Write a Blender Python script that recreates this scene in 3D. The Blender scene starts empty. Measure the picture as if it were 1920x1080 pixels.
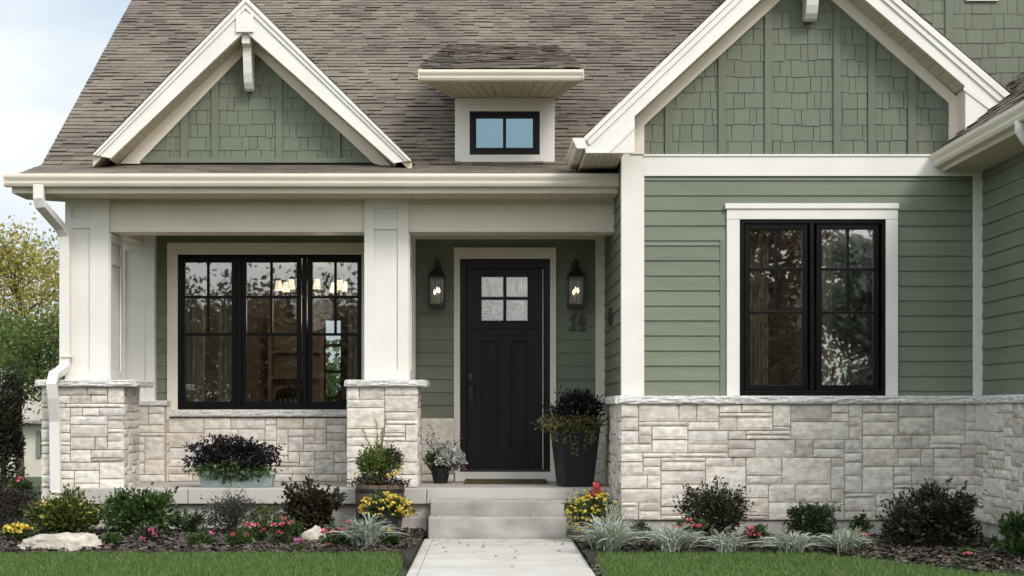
import bpy, bmesh, math, random
import numpy as np
from mathutils import Vector, Matrix, noise
R = math.radians
sc = bpy.context.scene
col = sc.collection

# ------------------------------------------------------------------ camera, world, sun, exposure
F = 3240.0; CX = 915.0; CY = 770.0; CH = 1.27      # focal length in px (1920 wide), vanishing point, eye height
cam = bpy.data.cameras.new('camera'); camo = bpy.data.objects.new('camera', cam); col.objects.link(camo)
cam.sensor_width = 36.0; cam.lens = F / 1920 * 36
cam.shift_x = (960 - CX) / 1920; cam.shift_y = (CY - 540) / 1920
cam.clip_end = 3000; cam.clip_start = 0.05
camo.location = (0, 0, CH); camo.rotation_euler = (R(90), 0, 0)
sc.camera = camo

w = bpy.data.worlds.new('World'); sc.world = w; w.use_nodes = True
nt = w.node_tree; N = nt.nodes; L = nt.links; N.clear()
out = N.new('ShaderNodeOutputWorld'); bg = N.new('ShaderNodeBackground')
sky = N.new('ShaderNodeTexSky'); sky.sky_type = 'NISHITA'; sky.sun_disc = False
SUN_EL = R(40); SUN_AZ = R(150)
sky.sun_elevation = SUN_EL; sky.sun_rotation = SUN_AZ; sky.air_density = 1.3; sky.dust_density = 2.5
tc = N.new('ShaderNodeTexCoord'); mp = N.new('ShaderNodeMapping'); mp.inputs['Scale'].default_value = (1, 1, 2.6)
mp.inputs['Location'].default_value = (0.35, 0.2, 0.1)
nz = N.new('ShaderNodeTexNoise'); nz.inputs['Scale'].default_value = 2.6; nz.inputs['Detail'].default_value = 7; nz.inputs['Roughness'].default_value = .55
rmp = N.new('ShaderNodeValToRGB'); rmp.color_ramp.elements[0].position = .45; rmp.color_ramp.elements[1].position = .68
rmp.color_ramp.elements[0].color = (.12, .12, .12, 1); rmp.color_ramp.elements[1].color = (.97, .97, .97, 1)
mx = N.new('ShaderNodeMix'); mx.data_type = 'RGBA'; mx.inputs['B'].default_value = (10.4, 10.6, 10.8, 1)
L.new(tc.outputs['Generated'], mp.inputs['Vector']); L.new(mp.outputs[0], nz.inputs['Vector']); L.new(nz.outputs['Fac'], rmp.inputs[0])
L.new(rmp.outputs[0], mx.inputs['Factor']); bl = N.new('ShaderNodeMix'); bl.data_type = 'RGBA'; bl.inputs['Factor'].default_value = .6; bl.inputs['B'].default_value = (7.2, 8.7, 10.2, 1); L.new(sky.outputs[0], bl.inputs['A']); L.new(bl.outputs['Result'], mx.inputs['A']); 
vd = N.new('ShaderNodeVectorMath'); vd.operation = 'DOT_PRODUCT'; L.new(tc.outputs['Generated'], vd.inputs[0])
vd.inputs[1].default_value = (math.sin(SUN_AZ)*math.cos(SUN_EL), math.cos(SUN_AZ)*math.cos(SUN_EL), math.sin(SUN_EL))
mr = N.new('ShaderNodeMapRange'); mr.inputs['From Min'].default_value = -.7; mr.inputs['From Max'].default_value = 1; mr.inputs['To Min'].default_value = .78; mr.inputs['To Max'].default_value = 1.75
L.new(vd.outputs['Value'], mr.inputs['Value']); mr.inputs['To Min'].default_value = 0; mr.inputs['To Max'].default_value = 1
wr_ = N.new('ShaderNodeValToRGB'); wr_.color_ramp.elements[0].color = (.80,.80,.80,1); wr_.color_ramp.elements[1].color = (1,.97,.925,1)
L.new(mr.outputs[0], wr_.inputs[0]); v2 = N.new('ShaderNodeVectorMath'); v2.operation = 'MULTIPLY'; L.new(mx.outputs['Result'], v2.inputs[0]); L.new(wr_.outputs[0], v2.inputs[1])
m2 = N.new('ShaderNodeMapRange'); m2.inputs['From Min'].default_value = -.4; m2.inputs['From Max'].default_value = 1; m2.inputs['To Min'].default_value = 1.0; m2.inputs['To Max'].default_value = 1.75; L.new(vd.outputs['Value'], m2.inputs['Value'])
vs = N.new('ShaderNodeVectorMath'); vs.operation = 'SCALE'; L.new(v2.outputs[0], vs.inputs[0]); L.new(m2.outputs[0], vs.inputs['Scale'])
L.new(vs.outputs[0], bg.inputs['Color'])
bg.inputs['Strength'].default_value = 0.1
L.new(bg.outputs[0], out.inputs['Surface'])

sl = bpy.data.lights.new('sun', 'SUN'); slo = bpy.data.objects.new('sun', sl); col.objects.link(slo)
sl.energy = 1.5; sl.angle = R(16); sl.color = (1, .965, .92)
sd = Vector((math.sin(SUN_AZ) * math.cos(SUN_EL), math.cos(SUN_AZ) * math.cos(SUN_EL), math.sin(SUN_EL)))
slo.rotation_euler = sd.to_track_quat('Z', 'Y').to_euler(); slo.location = (6, -10, 14)

sc.view_settings.view_transform = 'Standard'; sc.view_settings.look = 'None'
sc.view_settings.exposure = 0.37; sc.view_settings.gamma = 1
sc.render.engine = 'CYCLES'
sc.cycles.use_denoising = True; sc.cycles.max_bounces = 8; sc.cycles.transparent_max_bounces = 12
sc.cycles.diffuse_bounces = 4; sc.cycles.glossy_bounces = 3; sc.cycles.caustics_reflective = False; sc.cycles.caustics_refractive = False
sc.cycles.sample_clamp_indirect = 4

# ------------------------------------------------------------------ helpers
def X(px, Y): return (px - CX) * Y / F
def Z(py, Y): return CH + (CY - py) * Y / F

class MB:
    """collects shapes, then links them as one mesh object"""
    def __init__(s): s.v = []; s.f = []
    def add(s, vs, fs):
        b = len(s.v); s.v += [tuple(v) for v in vs]; s.f += [tuple(i + b for i in f) for f in fs]; return s
    def box(s, x0, x1, y0, y1, z0, z1):
        vs = [(x0,y0,z0),(x1,y0,z0),(x1,y1,z0),(x0,y1,z0),(x0,y0,z1),(x1,y0,z1),(x1,y1,z1),(x0,y1,z1)]
        return s.add(vs, [(0,3,2,1),(4,5,6,7),(0,1,5,4),(1,2,6,5),(2,3,7,6),(3,0,4,7)])
    def pbox(s, px0, px1, py0, py1, Y, depth):         # front face matches the given rectangle at depth Y
        return s.box(X(px0,Y), X(px1,Y), Y, Y + depth, Z(py1,Y), Z(py0,Y))
    def prism(s, poly, y0, y1):                        # poly in (x,z), extruded along y
        n = len(poly); vs = [(x,y0,z) for x,z in poly] + [(x,y1,z) for x,z in poly]
        fs = [tuple(range(n)), tuple(range(2*n-1, n-1, -1))] + [(i, i+n, (i+1)%n+n, (i+1)%n) for i in range(n)]
        return s.add(vs, fs)
    def pprism(s, poly, Y, depth): return s.prism([(X(a,Y), Z(b,Y)) for a, b in poly], Y, Y + depth)
    def prismx(s, poly, x0, x1):                       # poly in (y,z), extruded along x
        n = len(poly); vs = [(x0,y,z) for y,z in poly] + [(x1,y,z) for y,z in poly]
        fs = [tuple(range(n)), tuple(range(2*n-1, n-1, -1))] + [(i, i+n, (i+1)%n+n, (i+1)%n) for i in range(n)]
        return s.add(vs, fs)
    def prismy(s, poly, y0, y1): return s.prism(poly, y0, y1)
    def prismz(s, poly, z0, z1):
        n = len(poly); vs = [(x,y,z0) for x,y in poly] + [(x,y,z1) for x,y in poly]
        fs = [tuple(range(n)), tuple(range(2*n-1, n-1, -1))] + [(i, i+n, (i+1)%n+n, (i+1)%n) for i in range(n)]
        return s.add(vs, fs)
    def tube(s, pts, rads, n=8, cap=True):
        pts = [Vector(p) for p in pts]; b = len(s.v); ref = Vector((0.31, 0.2, 1)).normalized(); m = len(pts)
        for i, p in enumerate(pts):
            t = (pts[min(i+1, m-1)] - pts[max(i-1, 0)]).normalized()
            a = t.cross(ref)
            if a.length < .05: a = t.cross(Vector((1,0,0)))
            a.normalize(); c = t.cross(a); r = rads[i] if hasattr(rads, '__len__') else rads
            for k in range(n):
                an = 2*math.pi*k/n; s.v.append(tuple(p + a*math.cos(an)*r + c*math.sin(an)*r))
        for i in range(m-1):
            for k in range(n): s.f.append((b+i*n+k, b+i*n+(k+1)%n, b+(i+1)*n+(k+1)%n, b+(i+1)*n+k))
        if cap: s.f.append(tuple(b+k for k in range(n))[::-1]); s.f.append(tuple(b+(m-1)*n+k for k in range(n)))
        return s
    def rect_sweep(s, pts, ww, dd):                    # rectangular pipe, width along x, depth along the path normal in y/z
        pts = [Vector(p) for p in pts]; b = len(s.v); m = len(pts)
        for i, p in enumerate(pts):
            t = (pts[min(i+1, m-1)] - pts[max(i-1, 0)]).normalized()
            a = Vector((1,0,0)); a = (a - t*a.dot(t)).normalized(); c = t.cross(a).normalized()
            for sx, sy in ((-1,-1),(1,-1),(1,1),(-1,1)): s.v.append(tuple(p + a*sx*ww/2 + c*sy*dd/2))
        for i in range(m-1):
            for k in range(4): s.f.append((b+i*4+k, b+i*4+(k+1)%4, b+(i+1)*4+(k+1)%4, b+(i+1)*4+k))
        s.f.append((b+3,b+2,b+1,b)); e = b+(m-1)*4; s.f.append((e,e+1,e+2,e+3)); return s
    def lathe(s, prof, c, n=24, sq=None):
        b = len(s.v); m = len(prof)
        for r, z in prof:
            for k in range(n):
                a = 2*math.pi*k/n; s.v.append((c[0]+r*math.cos(a), c[1]+r*math.sin(a), c[2]+z))
        for i in range(m-1):
            for k in range(n): s.f.append((b+i*n+k, b+i*n+(k+1)%n, b+(i+1)*n+(k+1)%n, b+(i+1)*n+k))
        return s
    def build(s, name, mat, parent=None, clip=None, bevel=0, smooth=False, segs=2):
        me = bpy.data.meshes.new(name); me.from_pydata(s.v, [], s.f)
        bm = bmesh.new(); bm.from_mesh(me)
        for co, no in (clip or []):
            bmesh.ops.bisect_plane(bm, geom=bm.verts[:]+bm.edges[:]+bm.faces[:], plane_co=co, plane_no=no, clear_outer=True)
        bmesh.ops.recalc_face_normals(bm, faces=bm.faces[:])
        if smooth:
            for f in bm.faces: f.smooth = True
        bm.to_mesh(me); bm.free()
        return link(name, me, mat, parent, bevel, segs)

def link(name, me, mat, parent=None, bevel=0, segs=2):
    o = bpy.data.objects.new(name, me); col.objects.link(o)
    if mat: me.materials.append(mat)
    if parent: o.parent = parent; o.matrix_parent_inverse = Matrix.Translation(-parent.location) if parent.type == 'EMPTY' else Matrix.Identity(4)
    if bevel:
        b = o.modifiers.new('bevel', 'BEVEL'); b.width = bevel; b.segments = segs; b.limit_method = 'ANGLE'; b.angle_limit = R(40); b.harden_normals = False
    return o

def empty(name, loc=(0,0,0)):
    o = bpy.data.objects.new(name, None); o.location = loc; col.objects.link(o); o.empty_display_size = .2
    return o

def tag(o, label=None, cat=None, group=None, kind=None):
    if label: o['label'] = label
    if cat: o['category'] = cat
    if group: o['group'] = group
    if kind: o['kind'] = kind
    return o

def npmesh(name, V, k, mat, parent=None, smooth=False):
    """V: (n*k,3) vertices, every k of them one polygon"""
    V = np.asarray(V, dtype=np.float32).reshape(-1, 3); nv = len(V); nf = nv // k
    me = bpy.data.meshes.new(name); me.vertices.add(nv); me.vertices.foreach_set('co', V.ravel())
    me.loops.add(nv); me.loops.foreach_set('vertex_index', np.arange(nv, dtype=np.int32))
    me.polygons.add(nf); me.polygons.foreach_set('loop_start', np.arange(0, nv, k, dtype=np.int32))
    me.polygons.foreach_set('loop_total', np.full(nf, k, dtype=np.int32))
    me.update(calc_edges=True); me.validate()
    return link(name, me, mat, parent)

def npmesh_idx(name, V, Fq, mat, parent=None):
    """V vertices, Fq (m,4) or (m,3) index array"""
    V = np.asarray(V, dtype=np.float32).reshape(-1, 3); Fq = np.asarray(Fq, dtype=np.int32); k = Fq.shape[1]
    me = bpy.data.meshes.new(name); me.vertices.add(len(V)); me.vertices.foreach_set('co', V.ravel())
    me.loops.add(Fq.size); me.loops.foreach_set('vertex_index', Fq.ravel())
    me.polygons.add(len(Fq)); me.polygons.foreach_set('loop_start', np.arange(0, Fq.size, k, dtype=np.int32))
    me.polygons.foreach_set('loop_total', np.full(len(Fq), k, dtype=np.int32))
    me.update(calc_edges=True); me.validate()
    return link(name, me, mat, parent)

# ------------------------------------------------------------------ materials
def newmat(name):
    m = bpy.data.materials.new(name); m.use_nodes = True
    return m, m.node_tree.nodes, m.node_tree.links, m.node_tree.nodes['Principled BSDF']

def ramp(N, cols):
    r = N.new('ShaderNodeValToRGB'); e = r.color_ramp.elements
    while len(e) < len(cols): e.new(.5)
    for i, c in enumerate(cols):
        e[i].position = i/(len(cols)-1) if len(cols) > 1 else 0; e[i].color = (*c, 1)
    return r

def pm(name, cols, scale=6, rough=.6, bump=.15, bscale=60, bdist=.01, island=0.0, stretch=(1,1,1), metal=0, spec=.4, vary=.12, isl_cols=None, detail=6, speck=0):
    """procedural paint/stone/wood: noise between colours, optional per-island tint, bump"""
    m, N, L, P = newmat(name)
    tc = N.new('ShaderNodeTexCoord'); mp = N.new('ShaderNodeMapping'); mp.inputs['Scale'].default_value = stretch
    L.new(tc.outputs['Object'], mp.inputs['Vector'])
    nz = N.new('ShaderNodeTexNoise'); nz.inputs['Scale'].default_value = scale; nz.inputs['Detail'].default_value = detail
    L.new(mp.outputs[0], nz.inputs['Vector'])
    rr = ramp(N, cols); rr.color_ramp.elements[0].position = .3; rr.color_ramp.elements[-1].position = .72
    L.new(nz.outputs['Fac'], rr.inputs[0]); colr = rr.outputs[0]
    if isl_cols:
        g = N.new('ShaderNodeNewGeometry'); r2 = ramp(N, isl_cols); L.new(g.outputs['Random Per Island'], r2.inputs[0])
        mx = N.new('ShaderNodeMix'); mx.data_type = 'RGBA'; mx.blend_type = 'MULTIPLY'; mx.inputs['Factor'].default_value = 1
        L.new(colr, mx.inputs['A']); L.new(r2.outputs[0], mx.inputs['B']); colr = mx.outputs['Result']
    if speck:
        n3 = N.new('ShaderNodeTexNoise'); n3.inputs['Scale'].default_value = speck; n3.inputs['Detail'].default_value = 3
        L.new(tc.outputs['Object'], n3.inputs['Vector']); r3 = ramp(N, [(.82,.82,.82),(1.08,1.08,1.08)]); r3.color_ramp.elements[0].position=.35; r3.color_ramp.elements[1].position=.62
        L.new(n3.outputs['Fac'], r3.inputs[0]); m3 = N.new('ShaderNodeMix'); m3.data_type = 'RGBA'; m3.blend_type = 'MULTIPLY'; m3.inputs['Factor'].default_value = 1
        L.new(colr, m3.inputs['A']); L.new(r3.outputs[0], m3.inputs['B']); colr = m3.outputs['Result']
    L.new(colr, P.inputs['Base Color'])
    P.inputs['Roughness'].default_value = rough; P.inputs['Metallic'].default_value = metal; P.inputs['Specular IOR Level'].default_value = spec
    if bump:
        nb = N.new('ShaderNodeTexNoise'); nb.inputs['Scale'].default_value = bscale; nb.inputs['Detail'].default_value = 8
        L.new(mp.outputs[0], nb.inputs['Vector']); b = N.new('ShaderNodeBump'); b.inputs['Strength'].default_value = bump; b.inputs['Distance'].default_value = bdist
        L.new(nb.outputs['Fac'], b.inputs['Height']); L.new(b.outputs[0], P.inputs['Normal'])
    return m

def leafmat(name, cols, trans=.25, rough=.42, spec=.45):
    m, N, L, P = newmat(name); g = N.new('ShaderNodeNewGeometry'); r = ramp(N, cols); L.new(g.outputs['Random Per Island'], r.inputs[0])
    L.new(r.outputs[0], P.inputs['Base Color']); P.inputs['Roughness'].default_value = rough; P.inputs['Specular IOR Level'].default_value = spec
    t = N.new('ShaderNodeBsdfTranslucent'); L.new(r.outputs[0], t.inputs['Color']); ms = N.new('ShaderNodeMixShader'); ms.inputs[0].default_value = trans
    L.new(P.outputs[0], ms.inputs[1]); L.new(t.outputs[0], ms.inputs[2]); L.new(ms.outputs[0], N['Material Output'].inputs['Surface'])
    return m

def glassmat(name, refl=.16, tint=(.9,.93,.92), wav=.0, wscale=1.5, rough=0.0):
    m, N, L, P = newmat(name); N.remove(P)
    tr = N.new('ShaderNodeBsdfTransparent'); tr.inputs['Color'].default_value = (*tint, 1)
    gl = N.new('ShaderNodeBsdfGlossy'); gl.inputs['Roughness'].default_value = rough
    lw = N.new('ShaderNodeFresnel'); lw.inputs['IOR'].default_value = 1.5
    ad = N.new('ShaderNodeMath'); ad.operation = 'ADD'; ad.inputs[1].default_value = refl - .04; ad.use_clamp = True
    L.new(lw.outputs[0], ad.inputs[0]); ms = N.new('ShaderNodeMixShader'); L.new(ad.outputs[0], ms.inputs[0])
    L.new(tr.outputs[0], ms.inputs[1]); L.new(gl.outputs[0], ms.inputs[2]); L.new(ms.outputs[0], N['Material Output'].inputs['Surface'])
    if wav:
        tc = N.new('ShaderNodeTexCoord'); nz = N.new('ShaderNodeTexNoise'); nz.inputs['Scale'].default_value = wscale; nz.inputs['Detail'].default_value = 2
        L.new(tc.outputs['Object'], nz.inputs['Vector']); b = N.new('ShaderNodeBump'); b.inputs['Strength'].default_value = 1; b.inputs['Distance'].default_value = wav
        L.new(nz.outputs['Fac'], b.inputs['Height']); L.new(b.outputs[0], gl.inputs['Normal'])
    return m

def emat(name, c, s):
    m, N, L, P = newmat(name); P.inputs['Base Color'].default_value = (*c, 1); P.inputs['Emission Color'].default_value = (*c, 1); P.inputs['Emission Strength'].default_value = s
    return m

GRN = (.169,.189,.138)
def sc3(c, k): return tuple(x*k for x in c)
M = {}
M['siding'] = pm('sage_siding_paint', [sc3(GRN,.88), sc3(GRN,1.08)], scale=.9, rough=.62, bump=.6, bscale=9, bdist=.005, stretch=(1.2,1.2,14), isl_cols=[(.93,.93,.93),(1.06,1.06,1.05)])
M['siding_side'] = pm('sage_siding_paint_side', [sc3(GRN,.88), sc3(GRN,1.08)], scale=.9, rough=.62, bump=.6, bscale=9, bdist=.005, stretch=(1.2,1.2,14), isl_cols=[(.93,.93,.93),(1.06,1.06,1.05)])
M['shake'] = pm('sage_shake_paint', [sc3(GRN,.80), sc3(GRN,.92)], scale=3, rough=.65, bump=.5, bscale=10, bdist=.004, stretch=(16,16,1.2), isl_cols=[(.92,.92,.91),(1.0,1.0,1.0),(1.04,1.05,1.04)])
M['trim'] = pm('cream_trim_paint', [(.715,.68,.63),(.775,.745,.70)], scale=2.2, rough=.5, bump=.12, bscale=14, bdist=.003, stretch=(1,1,1), speck=0)
M['cream'] = pm('warm_cream_paint', [(.74,.665,.555),(.79,.72,.615)], scale=2.2, rough=.5, bump=.12, bscale=14, bdist=.003)
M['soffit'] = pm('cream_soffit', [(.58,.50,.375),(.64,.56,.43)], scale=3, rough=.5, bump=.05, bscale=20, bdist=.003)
M['stone'] = pm('split_limestone', [(.56,.52,.465),(.72,.685,.635),(.64,.615,.58)], scale=5, rough=.85, bump=.9, bscale=9, bdist=.007, stretch=(1,1,3.2), isl_cols=[(.66,.62,.595),(.95,.92,.88),(1.04,1.01,.97),(.84,.83,.84),(1.07,1.05,1.02),(.97,.92,.85),(.78,.735,.70),(1.0,.97,.94)], speck=16)
M['cap'] = pm('limestone_cap', [(.56,.54,.51),(.70,.685,.66)], scale=6, rough=.85, bump=.9, bscale=14, bdist=.016, stretch=(1,1,3), speck=30)
M['mortar'] = pm('tan_mortar', [(.36,.30,.215),(.46,.39,.30)], scale=20, rough=.95, bump=.5, bscale=90, bdist=.004)
M['roof'] = pm('asphalt_shingle', [(.140,.118,.098),(.240,.208,.168)], scale=1.1, rough=.9, bump=.5, bscale=160, bdist=.004, spec=.2, isl_cols=[(.66,.64,.65),(.97,.95,.93),(.88,.86,.85),(1.10,1.06,1.0),(.92,.90,.90),(1.0,.98,.94)], speck=55)
M['rooffelt'] = pm('roof_underlay', [(.03,.027,.025),(.05,.045,.04)], rough=.9, bump=0)
M['black'] = pm('black_window_metal', [(.005,.0045,.005),(.007,.0065,.007)], rough=.3, bump=.03, bscale=40, spec=.13)
M['door'] = pm('espresso_door_paint', [(.013,.0105,.0115),(.018,.0145,.016)], rough=.3, bump=.12, bscale=30, bdist=.002, stretch=(6,6,.6), spec=.14)
M['iron'] = pm('black_iron', [(.010,.010,.010),(.016,.015,.014)], rough=.45, bump=.2, bscale=80, bdist=.002, spec=.5)
M['bronze'] = pm('bronze_number', [(.028,.034,.022),(.045,.05,.035)], rough=.5, bump=.2, bscale=60, bdist=.001)
M['concrete'] = pm('step_concrete', [(.30,.28,.25),(.41,.39,.36)], scale=3.5, rough=.9, bump=.35, bscale=120, bdist=.003, stretch=(1,1,2), speck=4)
M['coping'] = pm('coping_concrete', [(.41,.38,.345),(.49,.465,.43)], scale=3, rough=.9, bump=.35, bscale=90, bdist=.004)
M['path'] = pm('path_concrete', [(.45,.42,.38),(.57,.54,.495)], scale=2.2, rough=.92, bump=.3, bscale=140, bdist=.003)
M['found'] = pm('foundation_concrete', [(.40,.37,.33),(.50,.47,.43)], scale=2.5, rough=.95, bump=.4, bscale=60, bdist=.005, speck=7)
M['glass'] = glassmat('window_glass', refl=.17, wav=.0005, wscale=1.1, rough=.012)
M['glass2'] = glassmat('rippled_window_glass', refl=.22, wav=.0016, wscale=1.3, rough=.012)
M['glass3'] = glassmat('dormer_glass', refl=.45, tint=(.25,.27,.3)); M['glass3'].node_tree.nodes['Glossy BSDF'].inputs['Color'].default_value = (.29,.42,.49,1)
M['lampglass'] = glassmat('lantern_glass', refl=.012, tint=(.92,.92,.9))
M['room'] = pm('brown_room_wall', [(.27,.215,.155),(.34,.275,.20)], scale=1.5, rough=.9, bump=0)
M['room2'] = pm('tan_room_wall', [(.46,.37,.27),(.56,.46,.34)], scale=1.5, rough=.9, bump=0)
M['roomfloor'] = pm('dark_room_floor', [(.05,.035,.022),(.08,.055,.035)], scale=3, rough=.5, bump=0)
M['curtain'] = pm('tan_curtain', [(.48,.40,.28),(.62,.53,.40)], scale=6, rough=.9, bump=.2, bscale=60, stretch=(8,8,.4))
M['wood'] = pm('dark_wood', [(.022,.013,.009),(.05,.03,.018)], scale=4, rough=.4, bump=.1, stretch=(1,1,6))
M['barrel'] = pm('weathered_barrel_wood', [(.06,.04,.028),(.15,.105,.07)], scale=8, rough=.8, bump=.5, bscale=20, bdist=.006, stretch=(6,6,.6))
M['stain'] = pm('wood_pale', [(.28,.21,.14),(.36,.28,.2)], scale=4, rough=.6, bump=.1)
M['trough'] = pm('sage_blue_trough', [(.235,.29,.275),(.29,.345,.325)], scale=5, rough=.6, bump=.1, bscale=60)
M['planter'] = pm('charcoal_planter', [(.016,.016,.019),(.023,.023,.026)], scale=4, rough=.42, bump=.08, bscale=60, spec=.2)
M['pot'] = pm('black_nursery_pot', [(.010,.009,.009),(.016,.015,.014)], rough=.5, bump=.05)
M['soil'] = pm('potting_soil', [(.02,.014,.010),(.04,.028,.02)], scale=30, rough=1, bump=.8, bscale=60)
M['mulchbase'] = pm('mulch_ground', [(.022,.016,.013),(.055,.04,.032)], scale=14, rough=1, bump=1, bscale=45, bdist=.03)
M['mulch'] = leafmat('bark_chips', [(.02,.013,.011),(.05,.034,.027),(.10,.075,.06),(.035,.025,.02),(.15,.125,.105),(.06,.042,.034)], trans=0, rough=.95)
M['lawn'] = pm('lawn_ground', [(.030,.052,.014),(.055,.082,.024)], scale=2.5, rough=1, bump=.6, bscale=60, bdist=.03)
M['grass'] = leafmat('grass_blades', [(.055,.115,.018),(.105,.20,.038),(.08,.155,.028),(.16,.26,.06),(.05,.11,.02),(.24,.25,.09)], trans=.3, rough=.5)
M['bark'] = pm('bark', [(.05,.038,.028),(.11,.09,.07)], scale=9, rough=.95, bump=.8, bscale=30, bdist=.02, stretch=(1,1,.25))
M['twig'] = pm('green_brown_twig', [(.04,.035,.02),(.08,.07,.04)], rough=.9, bump=0)
M['boulder'] = pm('pale_boulder', [(.33,.28,.21),(.54,.49,.41),(.44,.39,.32)], scale=3.5, rough=.9, bump=1, bscale=9, bdist=.03, speck=22)
M['bulb'] = emat('lit_bulb', (1, .78, .5), 2.0)
M['bulbw'] = emat('lit_bulb_white', (1, .90, .78), 1.6)
M['candle'] = pm('candle_tube', [(.55,.42,.2),(.65,.5,.26)], rough=.5, bump=0)
M['shade'] = emat('lit_shade', (1, .82, .55), 1.0)
M['nwall'] = pm('beige_stucco', [(.50,.46,.39),(.56,.52,.45)], scale=1, rough=.9, bump=.1)
M['nroof'] = pm('tan_roof', [(.30,.26,.22),(.38,.34,.29)], scale=3, rough=.9, bump=.2)

def frost():
    m, N, L, P = newmat('rippled_door_glass'); tc = N.new('ShaderNodeTexCoord'); mp = N.new('ShaderNodeMapping'); L.new(tc.outputs['Object'], mp.inputs['Vector'])
    sx = N.new('ShaderNodeSeparateXYZ'); L.new(tc.outputs['Object'], sx.inputs[0])
    mp.inputs['Scale'].default_value = (1.0, 1, .12); mp2 = N.new('ShaderNodeMapping'); mp2.inputs['Scale'].default_value = (.35, 1, 1); L.new(tc.outputs['Object'], mp2.inputs['Vector'])
    a = N.new('ShaderNodeTexNoise'); a.inputs['Scale'].default_value = 62; a.inputs['Detail'].default_value = 3; L.new(mp.outputs[0], a.inputs['Vector'])
    b = N.new('ShaderNodeTexNoise'); b.inputs['Scale'].default_value = 62; b.inputs['Detail'].default_value = 3; b.inputs['Distortion'].default_value = .8; L.new(mp2.outputs[0], b.inputs['Vector'])
    lt = N.new('ShaderNodeMath'); lt.operation = 'GREATER_THAN'; lt.inputs[1].default_value = Z(559, 19.55); L.new(sx.outputs['Z'], lt.inputs[0])
    mx = N.new('ShaderNodeMix'); mx.data_type = 'FLOAT'; L.new(lt.outputs[0], mx.inputs['Factor']); L.new(b.outputs['Fac'], mx.inputs['A']); L.new(a.outputs['Fac'], mx.inputs['B'])
    r = ramp(N, [(.13,.14,.13),(.50,.53,.50),(.95,.98,.95)]); r.color_ramp.elements[0].position = .35; r.color_ramp.elements[2].position = .68
    L.new(mx.outputs['Result'], r.inputs[0]); L.new(r.outputs[0], P.inputs['Base Color']); P.inputs['Roughness'].default_value = .12; P.inputs['Coat Weight'].default_value = 1; P.inputs['Coat IOR'].default_value = 2.2; P.inputs['Coat Roughness'].default_value = .1
    bp = N.new('ShaderNodeBump'); bp.inputs['Strength'].default_value = 1; bp.inputs['Distance'].default_value = .02; L.new(mx.outputs['Result'], bp.inputs['Height']); L.new(bp.outputs[0], P.inputs['Normal'])
    return m
M['frost'] = frost()
LEAF = dict(
  green=[(.016,.034,.008),(.045,.085,.018),(.095,.15,.035),(.03,.06,.014)],
  deep=[(.010,.022,.008),(.025,.045,.014),(.055,.085,.026),(.016,.030,.010)],
  yellowgreen=[(.03,.05,.012),(.06,.085,.018),(.16,.17,.025),(.04,.065,.014),(.10,.12,.02)],
  purple=[(.006,.005,.006),(.014,.010,.013),(.030,.022,.028),(.008,.010,.007),(.055,.045,.052)],
  blackgreen=[(.012,.017,.009),(.028,.036,.016),(.055,.07,.028),(.04,.026,.022),(.09,.085,.06),(.02,.03,.012)],
  softgreen=[(.09,.15,.03),(.15,.20,.045),(.06,.11,.022),(.22,.23,.05)],
  bronze=[(.018,.016,.010),(.04,.03,.014),(.06,.028,.018),(.025,.03,.012),(.045,.05,.02)],
  greyp=[(.05,.045,.042),(.09,.08,.072),(.05,.055,.032),(.12,.105,.10)],
  darkpurple=[(.018,.012,.012),(.035,.022,.020),(.06,.03,.03),(.022,.026,.014)],
  autumn=[(.30,.28,.06),(.48,.38,.08),(.20,.24,.05),(.36,.34,.08),(.52,.36,.08),(.24,.27,.06)],
  silver=[(.30,.34,.28),(.50,.52,.46),(.16,.21,.13),(.40,.43,.37)],
  variegated=[(.55,.58,.51),(.66,.68,.62),(.22,.28,.16),(.48,.52,.44),(.14,.19,.09)],
  brown=[(.17,.115,.07),(.24,.17,.105),(.13,.09,.06)], pale=[(.50,.52,.44),(.30,.33,.24),(.62,.62,.56)])
LEAF['rust'] = [(.34,.25,.15),(.27,.19,.11),(.42,.33,.22)]
LM = {k: leafmat('leaf_' + k, v, trans=.55 if k in ('rust','pale') else .4 if k in ('autumn','softgreen') else .25) for k, v in LEAF.items()}
PET = {k: leafmat('petal_' + k, v, trans=.2) for k, v in dict(
  yellow=[(.76,.58,.06),(.84,.68,.13),(.66,.46,.04)], pink=[(.66,.09,.17),(.74,.16,.27),(.55,.05,.12)], red=[(.55,.03,.04),(.66,.06,.07)],
  white=[(.70,.71,.68),(.55,.57,.53)], mauve=[(.16,.08,.12),(.28,.16,.20)], magenta=[(.5,.08,.3),(.62,.14,.36)]).items()}

# ------------------------------------------------------------------ surface generators: (u, v, w) -> world
def front(Yp): return lambda u, v, w: (u, Yp - w, v)          # faces the camera
def faceleft(Xp): return lambda u, v, w: (Xp - w, u, v)       # faces -x, u runs along y
def faceright(Xp): return lambda u, v, w: (Xp + w, u, v)
def faceback(Yp): return lambda u, v, w: (u, Yp + w, v)

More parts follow.
